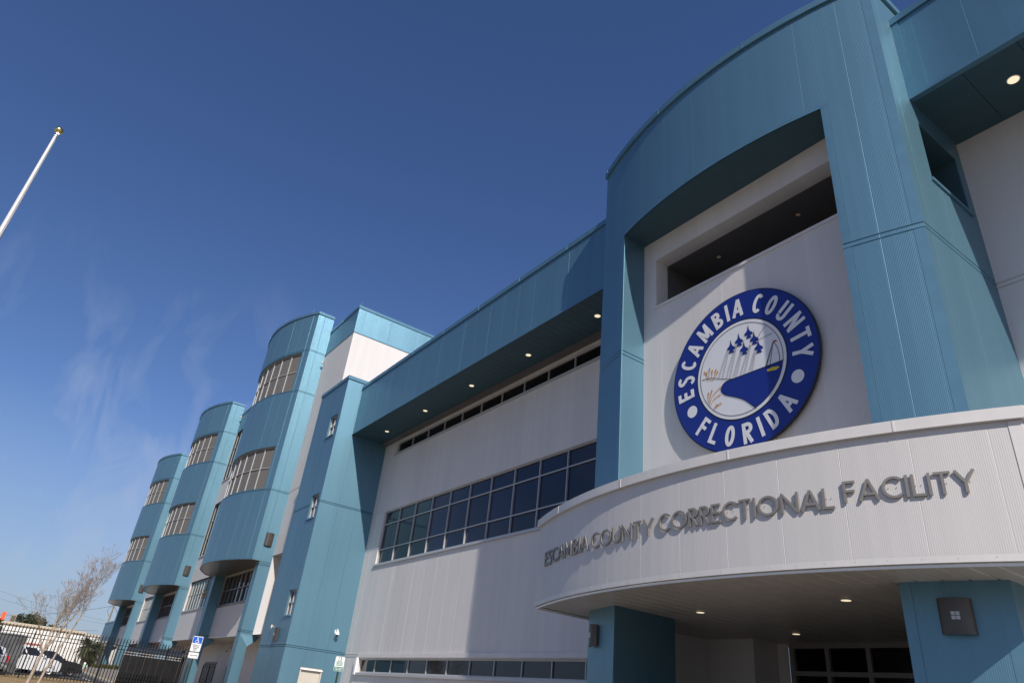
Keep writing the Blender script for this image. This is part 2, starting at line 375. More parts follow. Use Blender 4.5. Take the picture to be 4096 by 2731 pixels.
mb.build('parking_lines', M['white_paint'])['kind'] = 'structure'
mb = MB()
for i in range(8):
    a, b = -65-i*2.5, -67.5-i*2.5; mb.quad((a, 9.62, .22), (b, 9.62, .22), (b, 11.6, .22), (a, 11.6, .22))
mb.build('planting_soil', plain('pine_bark', (0.16, .06, .03), .95, var=.3, bump=.03))['kind'] = 'structure'

# ------------------------------------------------------------------ the building
B = empty('correctional_building', (-20, 14, G0))
B['label'] = 'blue and pale grey metal panelled facility with rounded bays, arched entrance tower and curved canopy'
B['category'] = 'building'
B_inv = Matrix.Translation((-20, 14, G0)).inverted()
def bpart(mb, name, mats, parent=None, label=None, smooth=False):
    o = mb.build(name, mats, parent or B, smooth)
    if label: o['label'] = label
    return o
# children are meshed in world coordinates, so every direct child of B is shifted back by B's own place (done at the end)
# --- main grey wall between stair tower and entrance tower
YW, YF = 12.9, 11.05
PW = Path([(-30.3, YW), (-11.9, YW)])
sx_ = lambda x: x+30.3
mb = MB()
HB = [(sx_(-29.0), sx_(-13.2), 5.30, 7.62, 0), (sx_(-29.02), sx_(-13.2), 10.42, 10.98, 0), (sx_(-28.75), sx_(-12.6), 1.02, 1.53, 0)]
wall_mesh(mb, PW, -.8, 11.4, HB, pitch=.9, off=.56, hd=.13, sd=.006)
main_wall = bpart(mb, 'front_wall', M['grey'], label='long pale grey recessed wall between stair tower and entrance tower')
mb = MB()   # slim horizontal double joint left of the windows
sweep(mb, PW, .002, sx_(-29.05), .002, .014, 7.62, 7.66); sweep(mb, PW, .002, sx_(-29.05), .002, .014, 7.72, 7.75)
sweep(mb, PW, .002, sx_(-28.85), .002, .014, 1.60, 1.64); sweep(mb, PW, .002, sx_(-28.85), .002, .014, 1.69, 1.72)
sweep(mb, PW, sx_(-28.9), sx_(-12.5), .003, .05, 1.56, 1.70)
bpart(mb, 'wall_trim', M['grey_trim'])
big = [sx_(-29.0+1.432*i) for i in range(1, 12)]
window(B, PW, HB[0][0], HB[0][1], 5.30, 7.62, vb=[b for b in big if b < HB[0][1]-.2], hb=[5.93, 7.03], inset=.13, w=.046, d=.06, sill=.06, label='three-row band of dark navy glass in the grey wall')
window(B, PW, HB[1][0], HB[1][1], 10.42, 10.98, vb=[b for b in [sx_(-29.02+1.44*i) for i in range(1, 12)] if b < HB[1][1]-.2], inset=.13, w=.06, d=.05, gl='glass_dark', sill=.05, label='thin black clerestory strip under the eave')
lowm = [-27.42, -26.04, -24.67, -23.28, -21.9, -20.48, -19.09, -17.66, -16.27, -14.86, -13.45]
window(B, PW, HB[2][0], HB[2][1], 1.02, 1.53, vb=[sx_(x) for x in lowm], inset=.13, w=.042, d=.04, gl='glass_low', sill=.09, label='low ribbon window near the ground in the grey wall')
mb = MB(); p = MB()
sweep(p, PW, sx_(-29.1), sx_(-28.75), .003, .12, .92, 1.0) if False else None
# reveal flange at left of low window
mb.box(-28.90, -28.76, 12.78, 12.895, .93, 1.56)
bpart(mb, 'window_flange', M['white_paint'], main_wall)
# --- eave fascia + soffit + roof of the main wing
PF = Path([(-30.25, YF), (-11.8, YF)])
mb = MB(); wall_mesh(mb, PF, 11.22, 13.6, pitch=.9, off=.65, sd=.005); sweep(mb, PF, 0, PF.len, -.1, .015, 11.145, 11.21, 0)
coping(mb, PF, 0, PF.len, 13.52, 13.70, mi=1, back=.4)
eave = bpart(mb, 'eave_fascia', [M['blue'], M['blue_trim']], label='long deep teal fascia over the grey wall')
def soffit(name, x0, x1, y0, y1, z, mat, pitch=.3, parent=None, curve=None, gap=.012, dep=.02):
    """planks running in Y; curve(x) gives the front edge"""
    mb = MB(); n = max(1, round((x1-x0)/pitch)); w = (x1-x0)/n
    for i in range(n):
        a, b = x0+i*w+gap/2, x0+(i+1)*w-gap/2
        fa, fb = (curve(a), curve(b)) if curve else (y0, y0)
        mb.quad((a, fa, z), (b, fb, z), (b, y1, z), (a, y1, z))
        mb.quad((b, fb, z), (b+gap/2, fb, z+dep), (b+gap/2, y1, z+dep), (b, y1, z)); mb.quad((a, fa, z), (a-gap/2, fa, z+dep), (a-gap/2, y1, z+dep), (a, y1, z))
    return bpart(mb, name, mat, parent)
soffit('eave_soffit', -30.298, -11.78, YF-.02, YW+.05, 11.135, M['shaded_blue'], parent=eave)
mb = MB(); mb.box(-30.2, -3.8, YF+.12, 30, 13.2, 13.45); mb.box(-36, -30.3, 12.5, 30, 13.2, 13.45)
bpart(mb, 'roof', M['grey_trim'])
mb = MB(); mb.box(-30.25, -11.9, YW-.3, YW-.02, 11.05, 11.13)
bpart(mb, 'soffit_trim', M['frame_dark'], eave)
# --- right wing beyond the tower
PR = Path([(-3.80, YW+.002), (9, YW+.002)]); mb = MB()
wall_mesh(mb, PR, -.8, 11.7, pitch=.9, off=.55, belts=(7.82, 7.92)); bpart(mb, 'right_wall', M['grey'], label='shaded grey wall at the right under the deep eave')
PR2 = Path([(-3.745, YF), (9, YF)]); mb = MB(); wall_mesh(mb, PR2, 11.50, 13.7, pitch=.9, off=.37)
sweep(mb, PR2, 0, PR2.len, -.1, .02, 11.40, 11.49, 1); sweep(mb, PR2, .0, .14, .004, .02, 11.49, 13.7, 1); coping(mb, PR2, 0, PR2.len, 13.62, 13.80, mi=1)
ef = bpart(mb, 'eave_fascia', [M['blue_near'], M['blue_trim']], label='teal fascia at the top right corner')
soffit('eave_soffit', -3.749, 9, YF+.05, YW+.05, 11.42, M['shaded_blue'], pitch=.9, parent=ef)
# --- stair tower
YS = 10.25; SZ = 13.95
PS = Path([(-33.8, 12.4), (-33.8, YS), (-30.3, YS), (-30.3, YW)])
L0 = 12.4-YS; L1 = L0+3.5
sw = [(L0+2.2, L0+3.12, 11.05, 12.12, 0), (L0+2.28, L0+3.2, 7.05, 8.15, 0), (L0+2.35, L0+3.25, 2.90, 3.93, 0)]
dr = (L1+11.08-YS, L1+12.03-YS, -.8, 1.0, 0)
mb = MB(); wall_mesh(mb, PS, -.8, SZ, sw+[dr], pitch=.9, off=L1-.9*4+.0, belts=(1.66, 1.73, 7.69, 7.76), hd=.14, sd=.008)
st = bpart(mb, 'stair_tower', M['blue'], label='square blue stair tower left of the grey wall')
mb = MB(); coping(mb, PS, 0, PS.len, SZ-.10, SZ+.08); bpart(mb, 'coping', M['blue_trim'], st)
mb = MB(); mb.box(-33.75, -30.35, YS+.1, 20, SZ-.35, SZ-.2); bpart(mb, 'roof', M['grey_trim'], st)
for (a, b, c, d, _) in sw:
    window(B, PS, a, b, c, d, vb=[(a+b)/2], hb=[(c+d)/2], inset=.14, w=.04, d=.06, frame='frame', label='small four-pane window in the stair tower')
    mb = MB(); sweep(mb, PS, a-.03, b+.03, .003, .05, c-.07, c-.01); bpart(mb, 'window_sill', M['blue_trim'])
mb = MB(); a, b = dr[:2]
for c0, c1 in ((a, a+.05), (b-.05, b)): sweep(mb, PS, c0, c1, -.13, .012, -.8, .9)
sweep(mb, PS, a, b, -.13, .012, .90, .99)
door = bpart(mb, 'door', M['door'], label='tan steel door at the foot of the stair tower')
mb = MB(); sweep(mb, PS, a+.05, b-.05, -.13, -.06, -.78, .895); bpart(mb, 'door_leaf', M['door'], door)
mb = MB(); sweep(mb, PS, a-.01, b+.01, .013, .05, .905, .95); bpart(mb, 'drip_cap', M['white_paint'], door)
mb = MB(); p = PS.at(b-.13, -.03); mb.box(p.x-.02, p.x+.05, p.y-.015, p.y+.015, .1, .16); mb.tube((p.x+.02, p.y-.12, .13), (p.x+.02, p.y+.02, .13), .012, n=8); bpart(mb, 'door_handle', M['steel'], door)

# --- entrance tower
CX, CY, RW = -7.76, 21.35, 11.73
def ya(x, r=RW, cy=CY): return cy-math.sqrt(r*r-(x-CX)**2)
XL, XR, XI, XJ = -11.78, -3.75, -10.62, -4.97
TT = 14.5; AZ = 11.38
arc = arc_pts(CX, CY, RW, XL, XR, 34)
PT = Path([(XL, YW)]+arc+[(XR, YW)])
sL = YW-arc[0][1]; sR = sL+sum((Vector(b)-Vector(a)).length for a, b in zip(arc[:-1], arc[1:]))
def s_of(x): return sL+RW*(math.asin((x-CX)/RW)-math.asin((XL-CX)/RW))*((sR-sL)/(RW*(math.asin((XR-CX)/RW)-math.asin((XL-CX)/RW))))
YG = 10.72    # wall that carries the seal
side_hole = (sR+11.17-arc[-1][1], sR+12.62-arc[-1][1], 9.45, 10.86, 0)
mb = MB()
wall_mesh(mb, PT, -.8, TT-.1, [(s_of(XI), s_of(XJ), -.8, AZ, 0), side_hole], pitch=.905, off=s_of(-10.66)-.905*6+.01, belts=(7.86, 7.96), hd=.02, sd=.0016)
tw = bpart(mb, 'entrance_tower', M['blue_near'], label='tall bowed blue entrance tower framing the round seal')
mb = MB(); coping(mb, PT, 0, PT.len, TT-.13, TT+.06, out=.06, back=.4)
bpart(mb, 'coping', M['blue_trim'], tw)
mb = MB()   # flat corner flashings and arch edge trim, proud of the ribbed panels
for a, b in ((sR-.17, sR-.001), (s_of(XI)-.001-.13, s_of(XI)-.001), (s_of(XJ)+.001, s_of(XJ)+.14)): strip(mb, PT, a, b, .006, -.8, .006, 7.85); strip(mb, PT, a, b, .006, 7.97, .006, TT-.14 if a > sR-.2 else (AZ if True else 0))
strip(mb, PT, s_of(XI)-.13, s_of(XJ)+.14, .007, AZ+.002, .007, AZ+.11)
strip(mb, PT, s_of(XI), s_of(XJ), .007, AZ+.002, -.03, AZ+.002)
bpart(mb, 'corner_flashing', M['blue_trim'], tw)
mb = MB()   # reveals of the portal, seen from inside
yL, yR = ya(XI), ya(XJ)
PVL = Path([(XI, yL), (XI, 11.7)]); PVR = Path([(XJ, 11.7), (XJ, yR)])
wall_mesh(mb, PVL, -.8, AZ, pitch=0, belts=(7.86, 7.96)); wall_mesh(mb, PVR, -.8, AZ, pitch=0, belts=(7.86, 7.96))
mb.quad((XI, 11.7, -.8), (XL, 11.7, -.8), (XL, 11.7, 4), (XI, 11.7, 4)); mb.quad((XJ, 11.7, -.8), (XR, 11.7, -.8), (XR, 11.7, 4), (XJ, 11.7, 4))
bpart(mb, 'portal_reveal', M['blue_near'], tw)
mb = MB(); n = 24
for i in range(n):
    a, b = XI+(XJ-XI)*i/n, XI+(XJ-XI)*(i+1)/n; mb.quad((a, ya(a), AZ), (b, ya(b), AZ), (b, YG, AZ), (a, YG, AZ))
bpart(mb, 'arch_soffit', M['shaded_blue'], tw)
# hollow behind the side opening
mb = MB(); y0, y1 = 11.17, 12.62
for q in (((XR-.02, y0, 9.45), (-4.9, y0, 9.45), (-4.9, y0, 10.86), (XR-.02, y0, 10.86)), ((XR-.02, y1, 9.45), (-4.9, y1, 9.45), (-4.9, y1, 10.86), (XR-.02, y1, 10.86)),
          ((-4.9, y0, 9.45), (-4.9, y1, 9.45), (-4.9, y1, 10.86), (-4.9, y0, 10.86)), ((XR-.02, y0, 9.45), (-4.9, y0, 9.45), (-4.9, y1, 9.45), (XR-.02, y1, 9.45)), ((XR-.02, y0, 10.86), (-4.9, y0, 10.86), (-4.9, y1, 10.86), (XR-.02, y1, 10.86))): mb.quad(*q)
bpart(mb, 'side_opening', M['shaded_blue'], tw)
mb = MB(); sweep(mb, PT, side_hole[0]-.05, side_hole[1]+.05, .003, .035, 9.37, 9.44); bpart(mb, 'opening_sill', M['blue_trim'], tw)
# seal wall with its framed opening
PG = Path([(XI+.002, YG), (XJ-.002, YG)]); g0 = XI+.002
mb = MB(); hole = (-10.2-g0, -5.25-g0, 9.33, 10.74, 0)
wall_mesh(mb, PG, 3.0, AZ, [hole], pitch=.9, off=.62+.0, hd=.42)
sg = bpart(mb, 'seal_wall', M['grey'], tw, label='grey wall inside the arch that carries the round seal')
mb = MB(); sweep(mb, PG, hole[0]-.04, hole[1]+.04, .003, .03, 9.25, 9.32); bpart(mb, 'opening_trim', M['grey_trim'], sg) if False else bpart(mb, 'opening_trim', M['grey_trim'], tw)
mb = MB()   # hollow behind
x0, x1, y0, y1, z0, z1 = -10.2, -5.25, YG+.42, YG+2.0, 9.33, 10.74
mb.quad((x0, y1, z0), (x1, y1, z0), (x1, y1, z1), (x0, y1, z1)); mb.quad((x0, y0, z1), (x1, y0, z1), (x1, y1, z1), (x0, y1, z1)); mb.quad((x0, y0, z0), (x1, y0, z0), (x1, y1, z0), (x0, y1, z0))
for x in (x0, x1): mb.quad((x, y0, z0), (x, y1, z0), (x, y1, z1), (x, y0, z1))
bpart(mb, 'opening_recess', M['frame_dark'], tw)
mb = MB(); mb.box(XL+.1, XR-.1, ya(CX)+.8, YW, 13.7, 13.9); bpart(mb, 'roof', M['grey_trim'], tw)

# --- entrance canopy
CCX, CCY, CR = -7.76, 20.72, 12.24
cx0, cx1 = -12.60, -2.90; CT, CB = 4.03, 2.16
carc = arc_pts(CCX, CCY, CR, cx0, cx1, 42)
PC = Path([(cx0, YW-.02)]+carc+[(cx1, YW-.02)])
cL = YW-.02-carc[0][1]; clen = sum((Vector(b)-Vector(a)).length for a, b in zip(carc[:-1], carc[1:])); cR_ = cL+clen
def cs(ang): a0 = math.asin((cx0-CCX)/CR); a1 = math.asin((cx1-CCX)/CR); return cL+clen*(R_(ang)-a0)/(a1-a0)
mb = MB(); wall_mesh(mb, PC, CB+.08, CT-.12, pitch=(cs(5.04)-cs(.89)), off=cs(.89)-20*(cs(5.04)-cs(.89)), belts=())
cn = bpart(mb, 'entrance_canopy', M['canopy'], label='curved pale ribbed canopy carrying the raised facility name')
mb = MB(); coping(mb, PC, 0, PC.len, CT-.16, CT, out=.07, back=.3)
strip(mb, PC, 0, PC.len, .012, CB, .012, CB+.085); strip(mb, PC, 0, PC.len, -.02, CB, .012, CB)
strip(mb, PC, cR_-.15, cR_-.002, .008, CB+.09, .008, CT-.17)
for k in range(26):   # fixings along the bottom flange
    p = PC.at(cL+clen*(k+.5)/26, .016); mb.tube((p.x, p.y, CB+.055), (p.x, p.y-.006, CB+.055), .0035, n=6)
bpart(mb, 'coping', M['grey_trim'], cn)
mb = MB(); sweep(mb, PC, 0, PC.len, -.055, -.025, CB-.045, CB-.012); bpart(mb, 'edge_strip', M['white_paint'], cn)
cy_ = lambda x: CCY-math.sqrt((CR-.05)**2-(x-CCX)**2)
soffit('canopy_soffit', cx0+.05, cx1-.05, 0, 15.9, CB+.01, M['soffit'], pitch=.3, parent=cn, curve=cy_, gap=.05, dep=.035)
mb = MB(); mb.quad((cx0+.1, 9.5, CT-.3), (cx1-.1, 9.5, CT-.3), (cx1-.1, YW, CT-.3), (cx0+.1, YW, CT-.3)); n = 20
for i in range(n):
    a, b = cx0+.1+(cx1-cx0-.2)*i/n, cx0+.1+(cx1-cx0-.2)*(i+1)/n; mb.quad((a, cy_(a)+.2, CT-.3), (b, cy_(b)+.2, CT-.3), (b, 9.5, CT-.3), (a, 9.5, CT-.3))
bpart(mb, 'canopy_roof', M['grey_trim'], cn)
# --- entrance recess under the canopy
PE = Path([(-12.1, YW+.1), (-12.1, 14.45), (-10.75, 14.45), (-10.75, 15.35), (-10.45, 15.35)]); mb = MB()
wall_mesh(mb, PE, -.8, CB+.02, pitch=.9, off=.4); rw = bpart(mb, 'recess_wall', M['grey'], label='shaded grey wall beneath the canopy')
mb = MB(); mb.quad((-4.9, YW, -.8), (-4.9, 15.6, -.8), (-4.9, 15.6, CB), (-4.9, YW, CB)); bpart(mb, 'recess_wall', M['grey'])
PE2 = Path([(-10.45, 15.35), (-4.9, 15.35)])
window(B, PE2, 0, PE2.len, -.75, CB+.03, vb=[.95*i for i in (1, 2, 3, 4, 5)], hb=[1.55], inset=.1, w=.12, d=.09, gl='glass_dark', frame='entry_frame', label='glazed entrance front in shade under the canopy', name='entrance_glazing')

# --- cell block and its upper storeys
YC = 11.8; XC = -36.0; BT = 21.25; X_END = -80
PB = Path([(-89, YC), (XC, YC), (XC, 34)])
sc = lambda x: x+89
cellw = []
def cw(xa, xb, za, zb): cellw.append((sc(xa), sc(xb), za, zb, 0))
for (a, b) in ((-60.25, -50.6), (-79.2, -70.6)):
    f = 1 if a > -62 else .985
    cw(a+.25, b-1.2, 4.62*f, 6.78*f); cw(a+.25, b-1.0, 8.66*f, 12.85*f); cw(a+.25, b-1.0, 14.8*f, 19.1*f)
for x1, w_ in ((-40.6, 1), (-60.4, 1), (-79.5, 1)):
    cellw.append((sc(x1-9.3), sc(x1-.75), 4.45, 6.28, 1))
mb = MB()
wall_mesh(mb, PB, 6.7, 19.48, [w for w in cellw if w[2] > 7], pitch=.9, off=.35, belts=(10.32, 10.40), a=sc(-40.7), b=None, hd=.15)
wall_mesh(mb, PB, 2.55, 6.69, [w for w in cellw if w[2] < 7], pitch=.9, off=.35, a=0, b=sc(-40.7), hd=.15)
wall_mesh(mb, PB, 6.71, 19.1, [w for w in cellw if w[2] > 7], pitch=.9, off=.35, belts=(10.32, 10.40), a=0, b=sc(-40.71), hd=.15)
cb = bpart(mb, 'cell_block_wall', M['white'], label='tall pale wall behind the rounded bays')
mb = MB()
wall_mesh(mb, PB, 19.5, BT, pitch=.9, off=.35, a=sc(-41.0)); wall_mesh(mb, PB, 19.12, 20.85, pitch=.9, off=.35, a=0, b=sc(-41.05))
coping(mb, PB, sc(-41), PB.len, BT-.06, BT+.12, mi=1); coping(mb, PB, 0, sc(-41.1), 20.8, 20.98, mi=1); sweep(mb, PB, sc(-41), PB.len, .003, .03, 19.47, 19.52, 1)
bpart(mb, 'parapet_band', [M['blue'], M['blue_trim']], label='blue band around the top of the cell block')
mb = MB()  # lit end wall under the overhang, soffits, roof
PX = Path([(-40.6, YC+.02), (-40.6, 20)]); wall_mesh(mb, PX, 2.55, 6.7, pitch=.9, off=.8)
bpart(mb, 'end_wall', M['white'], label='sunlit white end wall beside the nearest bay')
mb = MB(); mb.quad((-41, YC, 6.69), (XC, YC, 6.69), (XC, 30, 6.69), (-41, 30, 6.69)); mb.quad((-89, YC, 2.54), (-36.2, YC, 2.54), (-36.2, 14.0, 2.54), (-89, 14.0, 2.54))
bpart(mb, 'overhang_soffit', M['soffit'])
mb = MB(); mb.box(-88, XC-.1, YC+.4, 34, 20.3, 20.5); bpart(mb, 'roof', M['grey_trim'])
PA = Path([(-89, 13.9), (-33, 13.9)]); mb = MB()
aw = [(89-51.7, 89-50.9, .05, 1.15, 0), (89-50.3, 89-49.3, -.8, 1.3, 0), (89-67.5, 89-66.5, .9, 1.9, 0), (89-74, 89-73, .9, 1.9, 0)]
wall_mesh(mb, PA, -.8, 2.56, aw, pitch=.45, off=.2, hd=.12); bpart(mb, 'arcade_wall', M['grey'], label='shaded corrugated wall inside the ground arcade')
for w_ in aw[:1]+aw[2:]: window(B, PA, w_[0], w_[1], w_[2], w_[3], vb=[(w_[0]+w_[1])/2], hb=[(w_[2]+w_[3])/2], inset=.12, w=.06, d=.1, frame='frame_dark', gl='glass_low')
mb = MB(); sweep(mb, PA, aw[1][0], aw[1][1], -.11, -.05, -.78, 1.28); bpart(mb, 'door', M['frame_dark'], label='dark steel door in the arcade')
for i, w_ in enumerate(cellw):
    a, b, c, d, k = w_
    if k: window(B, PB, a, b, c, d, vb=[a+(b-a)*j/9 for j in range(1, 9)], hb=[(c+d)/2], inset=.15, w=.08, d=.08, frame='frame_dark', gl='glass_low', sill=.06)
    else:
        n = 10 if d-c < 3 else 8
        window(B, PB, a, b, c, d, vb=[a+(b-a)*j/n for j in range(1, n)], hb=[(c+d)/2] if d-c < 3 else [c+(d-c)/3, c+(d-c)*2/3], inset=.13, w=.042, d=.035, frame='screen_frame', gl='glass_low', sill=.06)

# --- rounded bays
def bay(x1, zs, label):
    """x1: plane of the right-hand side; zs: levels bottom .. top"""
    zb, w1a, w1b, w2a, w2b, zt = zs
    c = x1-5.0; yc, ya_ = 10.72, 9.42; r = (25+1.69)/2.6; cy = ya_+r
    ap = arc_pts(c, cy, r, x1-10.0, x1, 36); P = Path([(x1-10.0, YC)]+ap+[(x1, YC)])
    a0 = YC-ap[0][1]; al = sum((Vector(b)-Vector(a)).length for a, b in zip(ap[:-1], ap[1:])); a1 = a0+al
    h = [(a0+.55, a1-.62, w1a, w1b, 0), (a0+.55, a1-.62, w2a, w2b, 0)]
    mb = MB(); wall_mesh(mb, P, zb, zt, h, pitch=.9, off=a1-.9*14+.45, belts=(w1a-.05, w1a-.13, w2b+.06, w2b+.14, w2a-.05, w2a-.13), hd=.16, sd=.005)
    o = bpart(mb, 'curved_bay', M['blue'], label=label)
    mb = MB(); coping(mb, P, 0, P.len, zt-.08, zt+.1, out=.06, back=.35); bpart(mb, 'coping', M['blue_trim'], o)
    mb = MB()
    top = [(p[0], p[1], zb+.002) for p in ap]+[(x1, YC, zb+.002), (x1-10, YC, zb+.002)]
    mb.add(top, [tuple(range(len(top)))]); strip(mb, P, 0, P.len, -.03, zb-.0, .02, zb-.03)
    bpart(mb, 'bay_soffit', M['soffit_metal'], o)
    mb = MB(); mb.add([(p[0], p[1]+.02, zt-.3) for p in ap]+[(x1, YC, zt-.3), (x1-10, YC, zt-.3)], [tuple(range(len(top)))]); bpart(mb, 'bay_roof', M['grey_trim'], o)
    for (a, b, za, zb_, _) in h:
        n = 9
        window(o, P, a, b, za, zb_, vb=[a+(b-a)*j/n for j in range(1, n)], hb=[(za+zb_)/2], inset=.16, w=.04, d=.05, frame='screen_frame', gl='screen', name='screen_window', pane='woven_screen')
    # pillars with corbels below the bay
    for (xa, xb) in ((x1-.72, x1-.002), (x1-9.998, x1-9.25)):
        mb = MB(); Q = Path([(xa, YC+.0), (xa, 11.15), (xb, 11.15), (xb, YC+.0)])
        wall_mesh(mb, Q, 2.5, zb+.0, pitch=0, belts=(zb-.14, zb-.22, 2.62, 2.70))
        g = gz(xa); prof = [(11.15, g-.1), (11.15, 2.5), (YC+.45, 2.5), (YC+.28, 2.25), (YC-.12, 1.95), (YC-.12, g-.1)]
        mb.poly([(xa, y, z) for y, z in prof], (xb-xa, 0, 0))
        bpart(mb, 'pillar', M['blue'], o)
    for fx in (.18, .62, .93):    # lightning rods
        mb = MB(); p = P.at(a0+al*fx, -.1); mb.tube((p.x, p.y, zt), (p.x, p.y, zt+.55), .014, .01, 6); bpart(mb, 'lightning_rod', M['steel'], o)
    return o
bay(-40.6, (6.3, 10.36, 12.98, 16.72, 19.45, 22.35), 'nearest and largest rounded blue bay')
bay(-60.4, (6.4, 10.35, 12.9, 16.4, 18.95, 21.75), 'middle rounded blue bay')
bay(-79.5, (6.4, 10.2, 12.65, 16.1, 18.6, 21.35), 'farthest rounded blue bay')
# tall barred window below the farthest bay
PZ = Path([(-88, 12.3), (-80.5, 12.3)])
window(B, PZ, .5, 6.5, .2, 2.4, vb=[.5+.6*j for j in range(1, 10)], hb=[1.4], inset=.05, w=.09, d=.15, frame='screen_frame', gl='glass_low')
# --- low wing
PL = Path([(-101.5, 24), (-101.5, YC), (-89.5, YC)]); mb = MB()
wall_mesh(mb, PL, .1, 3.1, pitch=.9); bpart(mb, 'low_wing_wall', M['white'])
mb = MB(); wall_mesh(mb, PL, 3.1, 5.1, pitch=.9); coping(mb, PL, 0, PL.len, 5.05, 5.2, mi=1)
bpart(mb, 'low_wing', [M['blue'], M['blue_trim']], label='low wing with blue upper wall beyond the last bay')
for x, y, z in ((-36.1, 11.9, BT+.1), (-41.5, 12.0, BT+.1), (-8.6, ya(-8.6)+.15, TT), (-32, YS+.2, SZ)):
    mb = MB(); mb.tube((x, y, z), (x, y, z+.32), .014, .01, 6); bpart(mb, 'lightning_rod', M['steel'])
for o in kids(B): o.location = -B.location

# ------------------------------------------------------------------ stroke lettering
def arcp(cx, cy, rx, ry, a0, a1, n=14):
    return [(cx+rx*math.cos(R_(a0+(a1-a0)*i/n)), cy+ry*math.sin(R_(a0+(a1-a0)*i/n))) for i in range(n+1)]
def glyph(ch, w, t):
    """centre lines in a w x 1 box, stroke thickness t; returns list of polylines (closed flag)"""
    h = t/2; V = lambda x: [(x, 0), (x, 1)]
    if ch == 'I': return [[(h, 0), (h, 1)]], t
    if ch == 'E': return [V(h), [(0, 1-h), (w, 1-h)], [(0, .52), (w*.94, .52)], [(0, h), (w, h)]], w
    if ch == 'F': return [V(h), [(0, 1-h), (w, 1-h)], [(0, .52), (w*.92, .52)]], w
    if ch == 'L': return [V(h), [(0, h), (w, h)]], w
    if ch == 'T': return [[(w/2, 0), (w/2, 1-h)], [(0, 1-h), (w, 1-h)]], w
    if ch == 'N': return [V(h), V(w-h), [(h*.9, 1-h*.4), (w-h*.9, h*.4)]], w
    if ch == 'M': return [[(h, 0), (w*.17+h*.5, 1)], [(w*.17+h*.5, 1-h*.3), (w/2, .14)], [(w/2, .14), (w*.83-h*.5, 1-h*.3)], [(w*.83-h*.5, 1), (w-h, 0)]], w
    if ch == 'm': return [V(h), V(w-h), [(h, 1-h*.3), (w/2, .12)], [(w/2, .12), (w-h, 1-h*.3)]], w
    if ch == 'A': return [[(h*.7, 0), (w/2, 1-h*.2)], [(w/2, 1-h*.2), (w-h*.7, 0)], [(w*.2, .3), (w*.8, .3)]], w
    if ch == 'Y': return [[(h*.7, 1), (w/2, .45)], [(w-h*.7, 1), (w/2, .45)], [(w/2, 0), (w/2, .5)]], w
    if ch == 'O': return [arcp(w/2, .5, w/2-h, .5-h, 0, 360, 28)], w
    if ch == 'C': return [arcp(w*.54, .5, w*.54-h, .5-h, 48, 312, 22)], w*.9
    if ch == 'U': return [[(h, 1), (h, w/2)]+arcp(w/2, max(w/2, .3), w/2-h, max(w/2, .3)-h, 180, 360, 14)[0:]+[(w-h, 1)]], w
    if ch == 'S': return [arcp(w/2, .745, w/2-h, .255-h, 25, 270, 14)[:-1]+arcp(w/2, .255+h*.0, w/2-h, .255, 90, -150, 14)], w
    if ch == 'R': return [V(h), [(h, 1-h)]+[(w*.55, 1-h)]+arcp(w*.55, .73, w*.45-h, .27-h, 90, -90, 10)+[(h, .46+h)], [(w*.42, .48), (w-h, 0)]], w
    if ch == 'B': return [V(h), [(h, 1-h), (w*.5, 1-h)]+arcp(w*.5, .76, w*.42-h, .24-h, 90, -90, 10)+[(h, .52+h)], [(h, .52), (w*.5, .52)]+arcp(w*.5, .27, w*.5-h, .27-h, 90, -90, 10)+[(h, h)]], w
    if ch == 'D': return [V(h), [(h, 1-h), (w*.4, 1-h)]+arcp(w*.4, .5, w*.6-h, .5-h, 90, -90, 16)+[(h, h)]], w
    return [], w
def ribbon(pl, t):
    pts = []
    for p in pl:
        if not pts or (Vector(p)-Vector(pts[-1])).length > 1e-4: pts.append(p)
    closed = len(pts) > 3 and (Vector(pts[0])-Vector(pts[-1])).length < 1e-3
    if closed: pts = pts[:-1]
    n = len(pts); L, Rr = [], []
    for i in range(n):
        a = Vector(pts[i-1]) if (i or closed) else None; c = Vector(pts[(i+1) % n]) if (i < n-1 or closed) else None; b = Vector(pts[i])
        d1 = (b-a).normalized() if a is not None else None; d2 = (c-b).normalized() if c is not None else None
        if d1 is None: d1 = d2
        if d2 is None: d2 = d1
        n1, n2 = Vector((-d1.y, d1.x)), Vector((-d2.y, d2.x)); m = (n1+n2)
        m = m.normalized()/max((m.normalized()).dot(n1), .35) if m.length > .1 else n1
        L.append(b+m*t/2); Rr.append(b-m*t/2)
    return L, Rr, closed
def letter_mesh(mb, ch, w, t, H, org, ux, uz, nrm, depth, mi=0, squash=1.0):
    """org: lower-left corner, ux/uz unit axes, nrm towards the viewer"""
    org, ux, uz, nrm = map(Vector, (org, ux, uz, nrm)); st, ww = glyph(ch, w, t)
    for k, pl in enumerate(st):
        L, Rr, cl = ribbon(pl, t); n = len(L); D = depth+.0012*k
        f = lambda p, d: org+ux*(p.x*H)+uz*(p.y*H)+nrm*d
        v = [f(p, D) for p in L]+[f(p, D) for p in Rr]+[f(p, 0) for p in L]+[f(p, 0) for p in Rr]; fs = []
        for i in range(n if cl else n-1):
            j = (i+1) % n; fs += [(i, j, n+j, n+i), (i, j, 2*n+j, 2*n+i), (n+i, n+j, 3*n+j, 3*n+i)]
        if not cl: fs += [(0, n, 3*n, 2*n), (n-1, 2*n-1, 4*n-1, 3*n-1)]
        mb.add(v, fs, mi)
    return ww
FW = dict(E=.52, S=.56, C=.86, A=.80, M=1.02, B=.56, I=.14, O=.98, U=.68, N=.80, T=.60, Y=.72, R=.56, L=.48, F=.50)
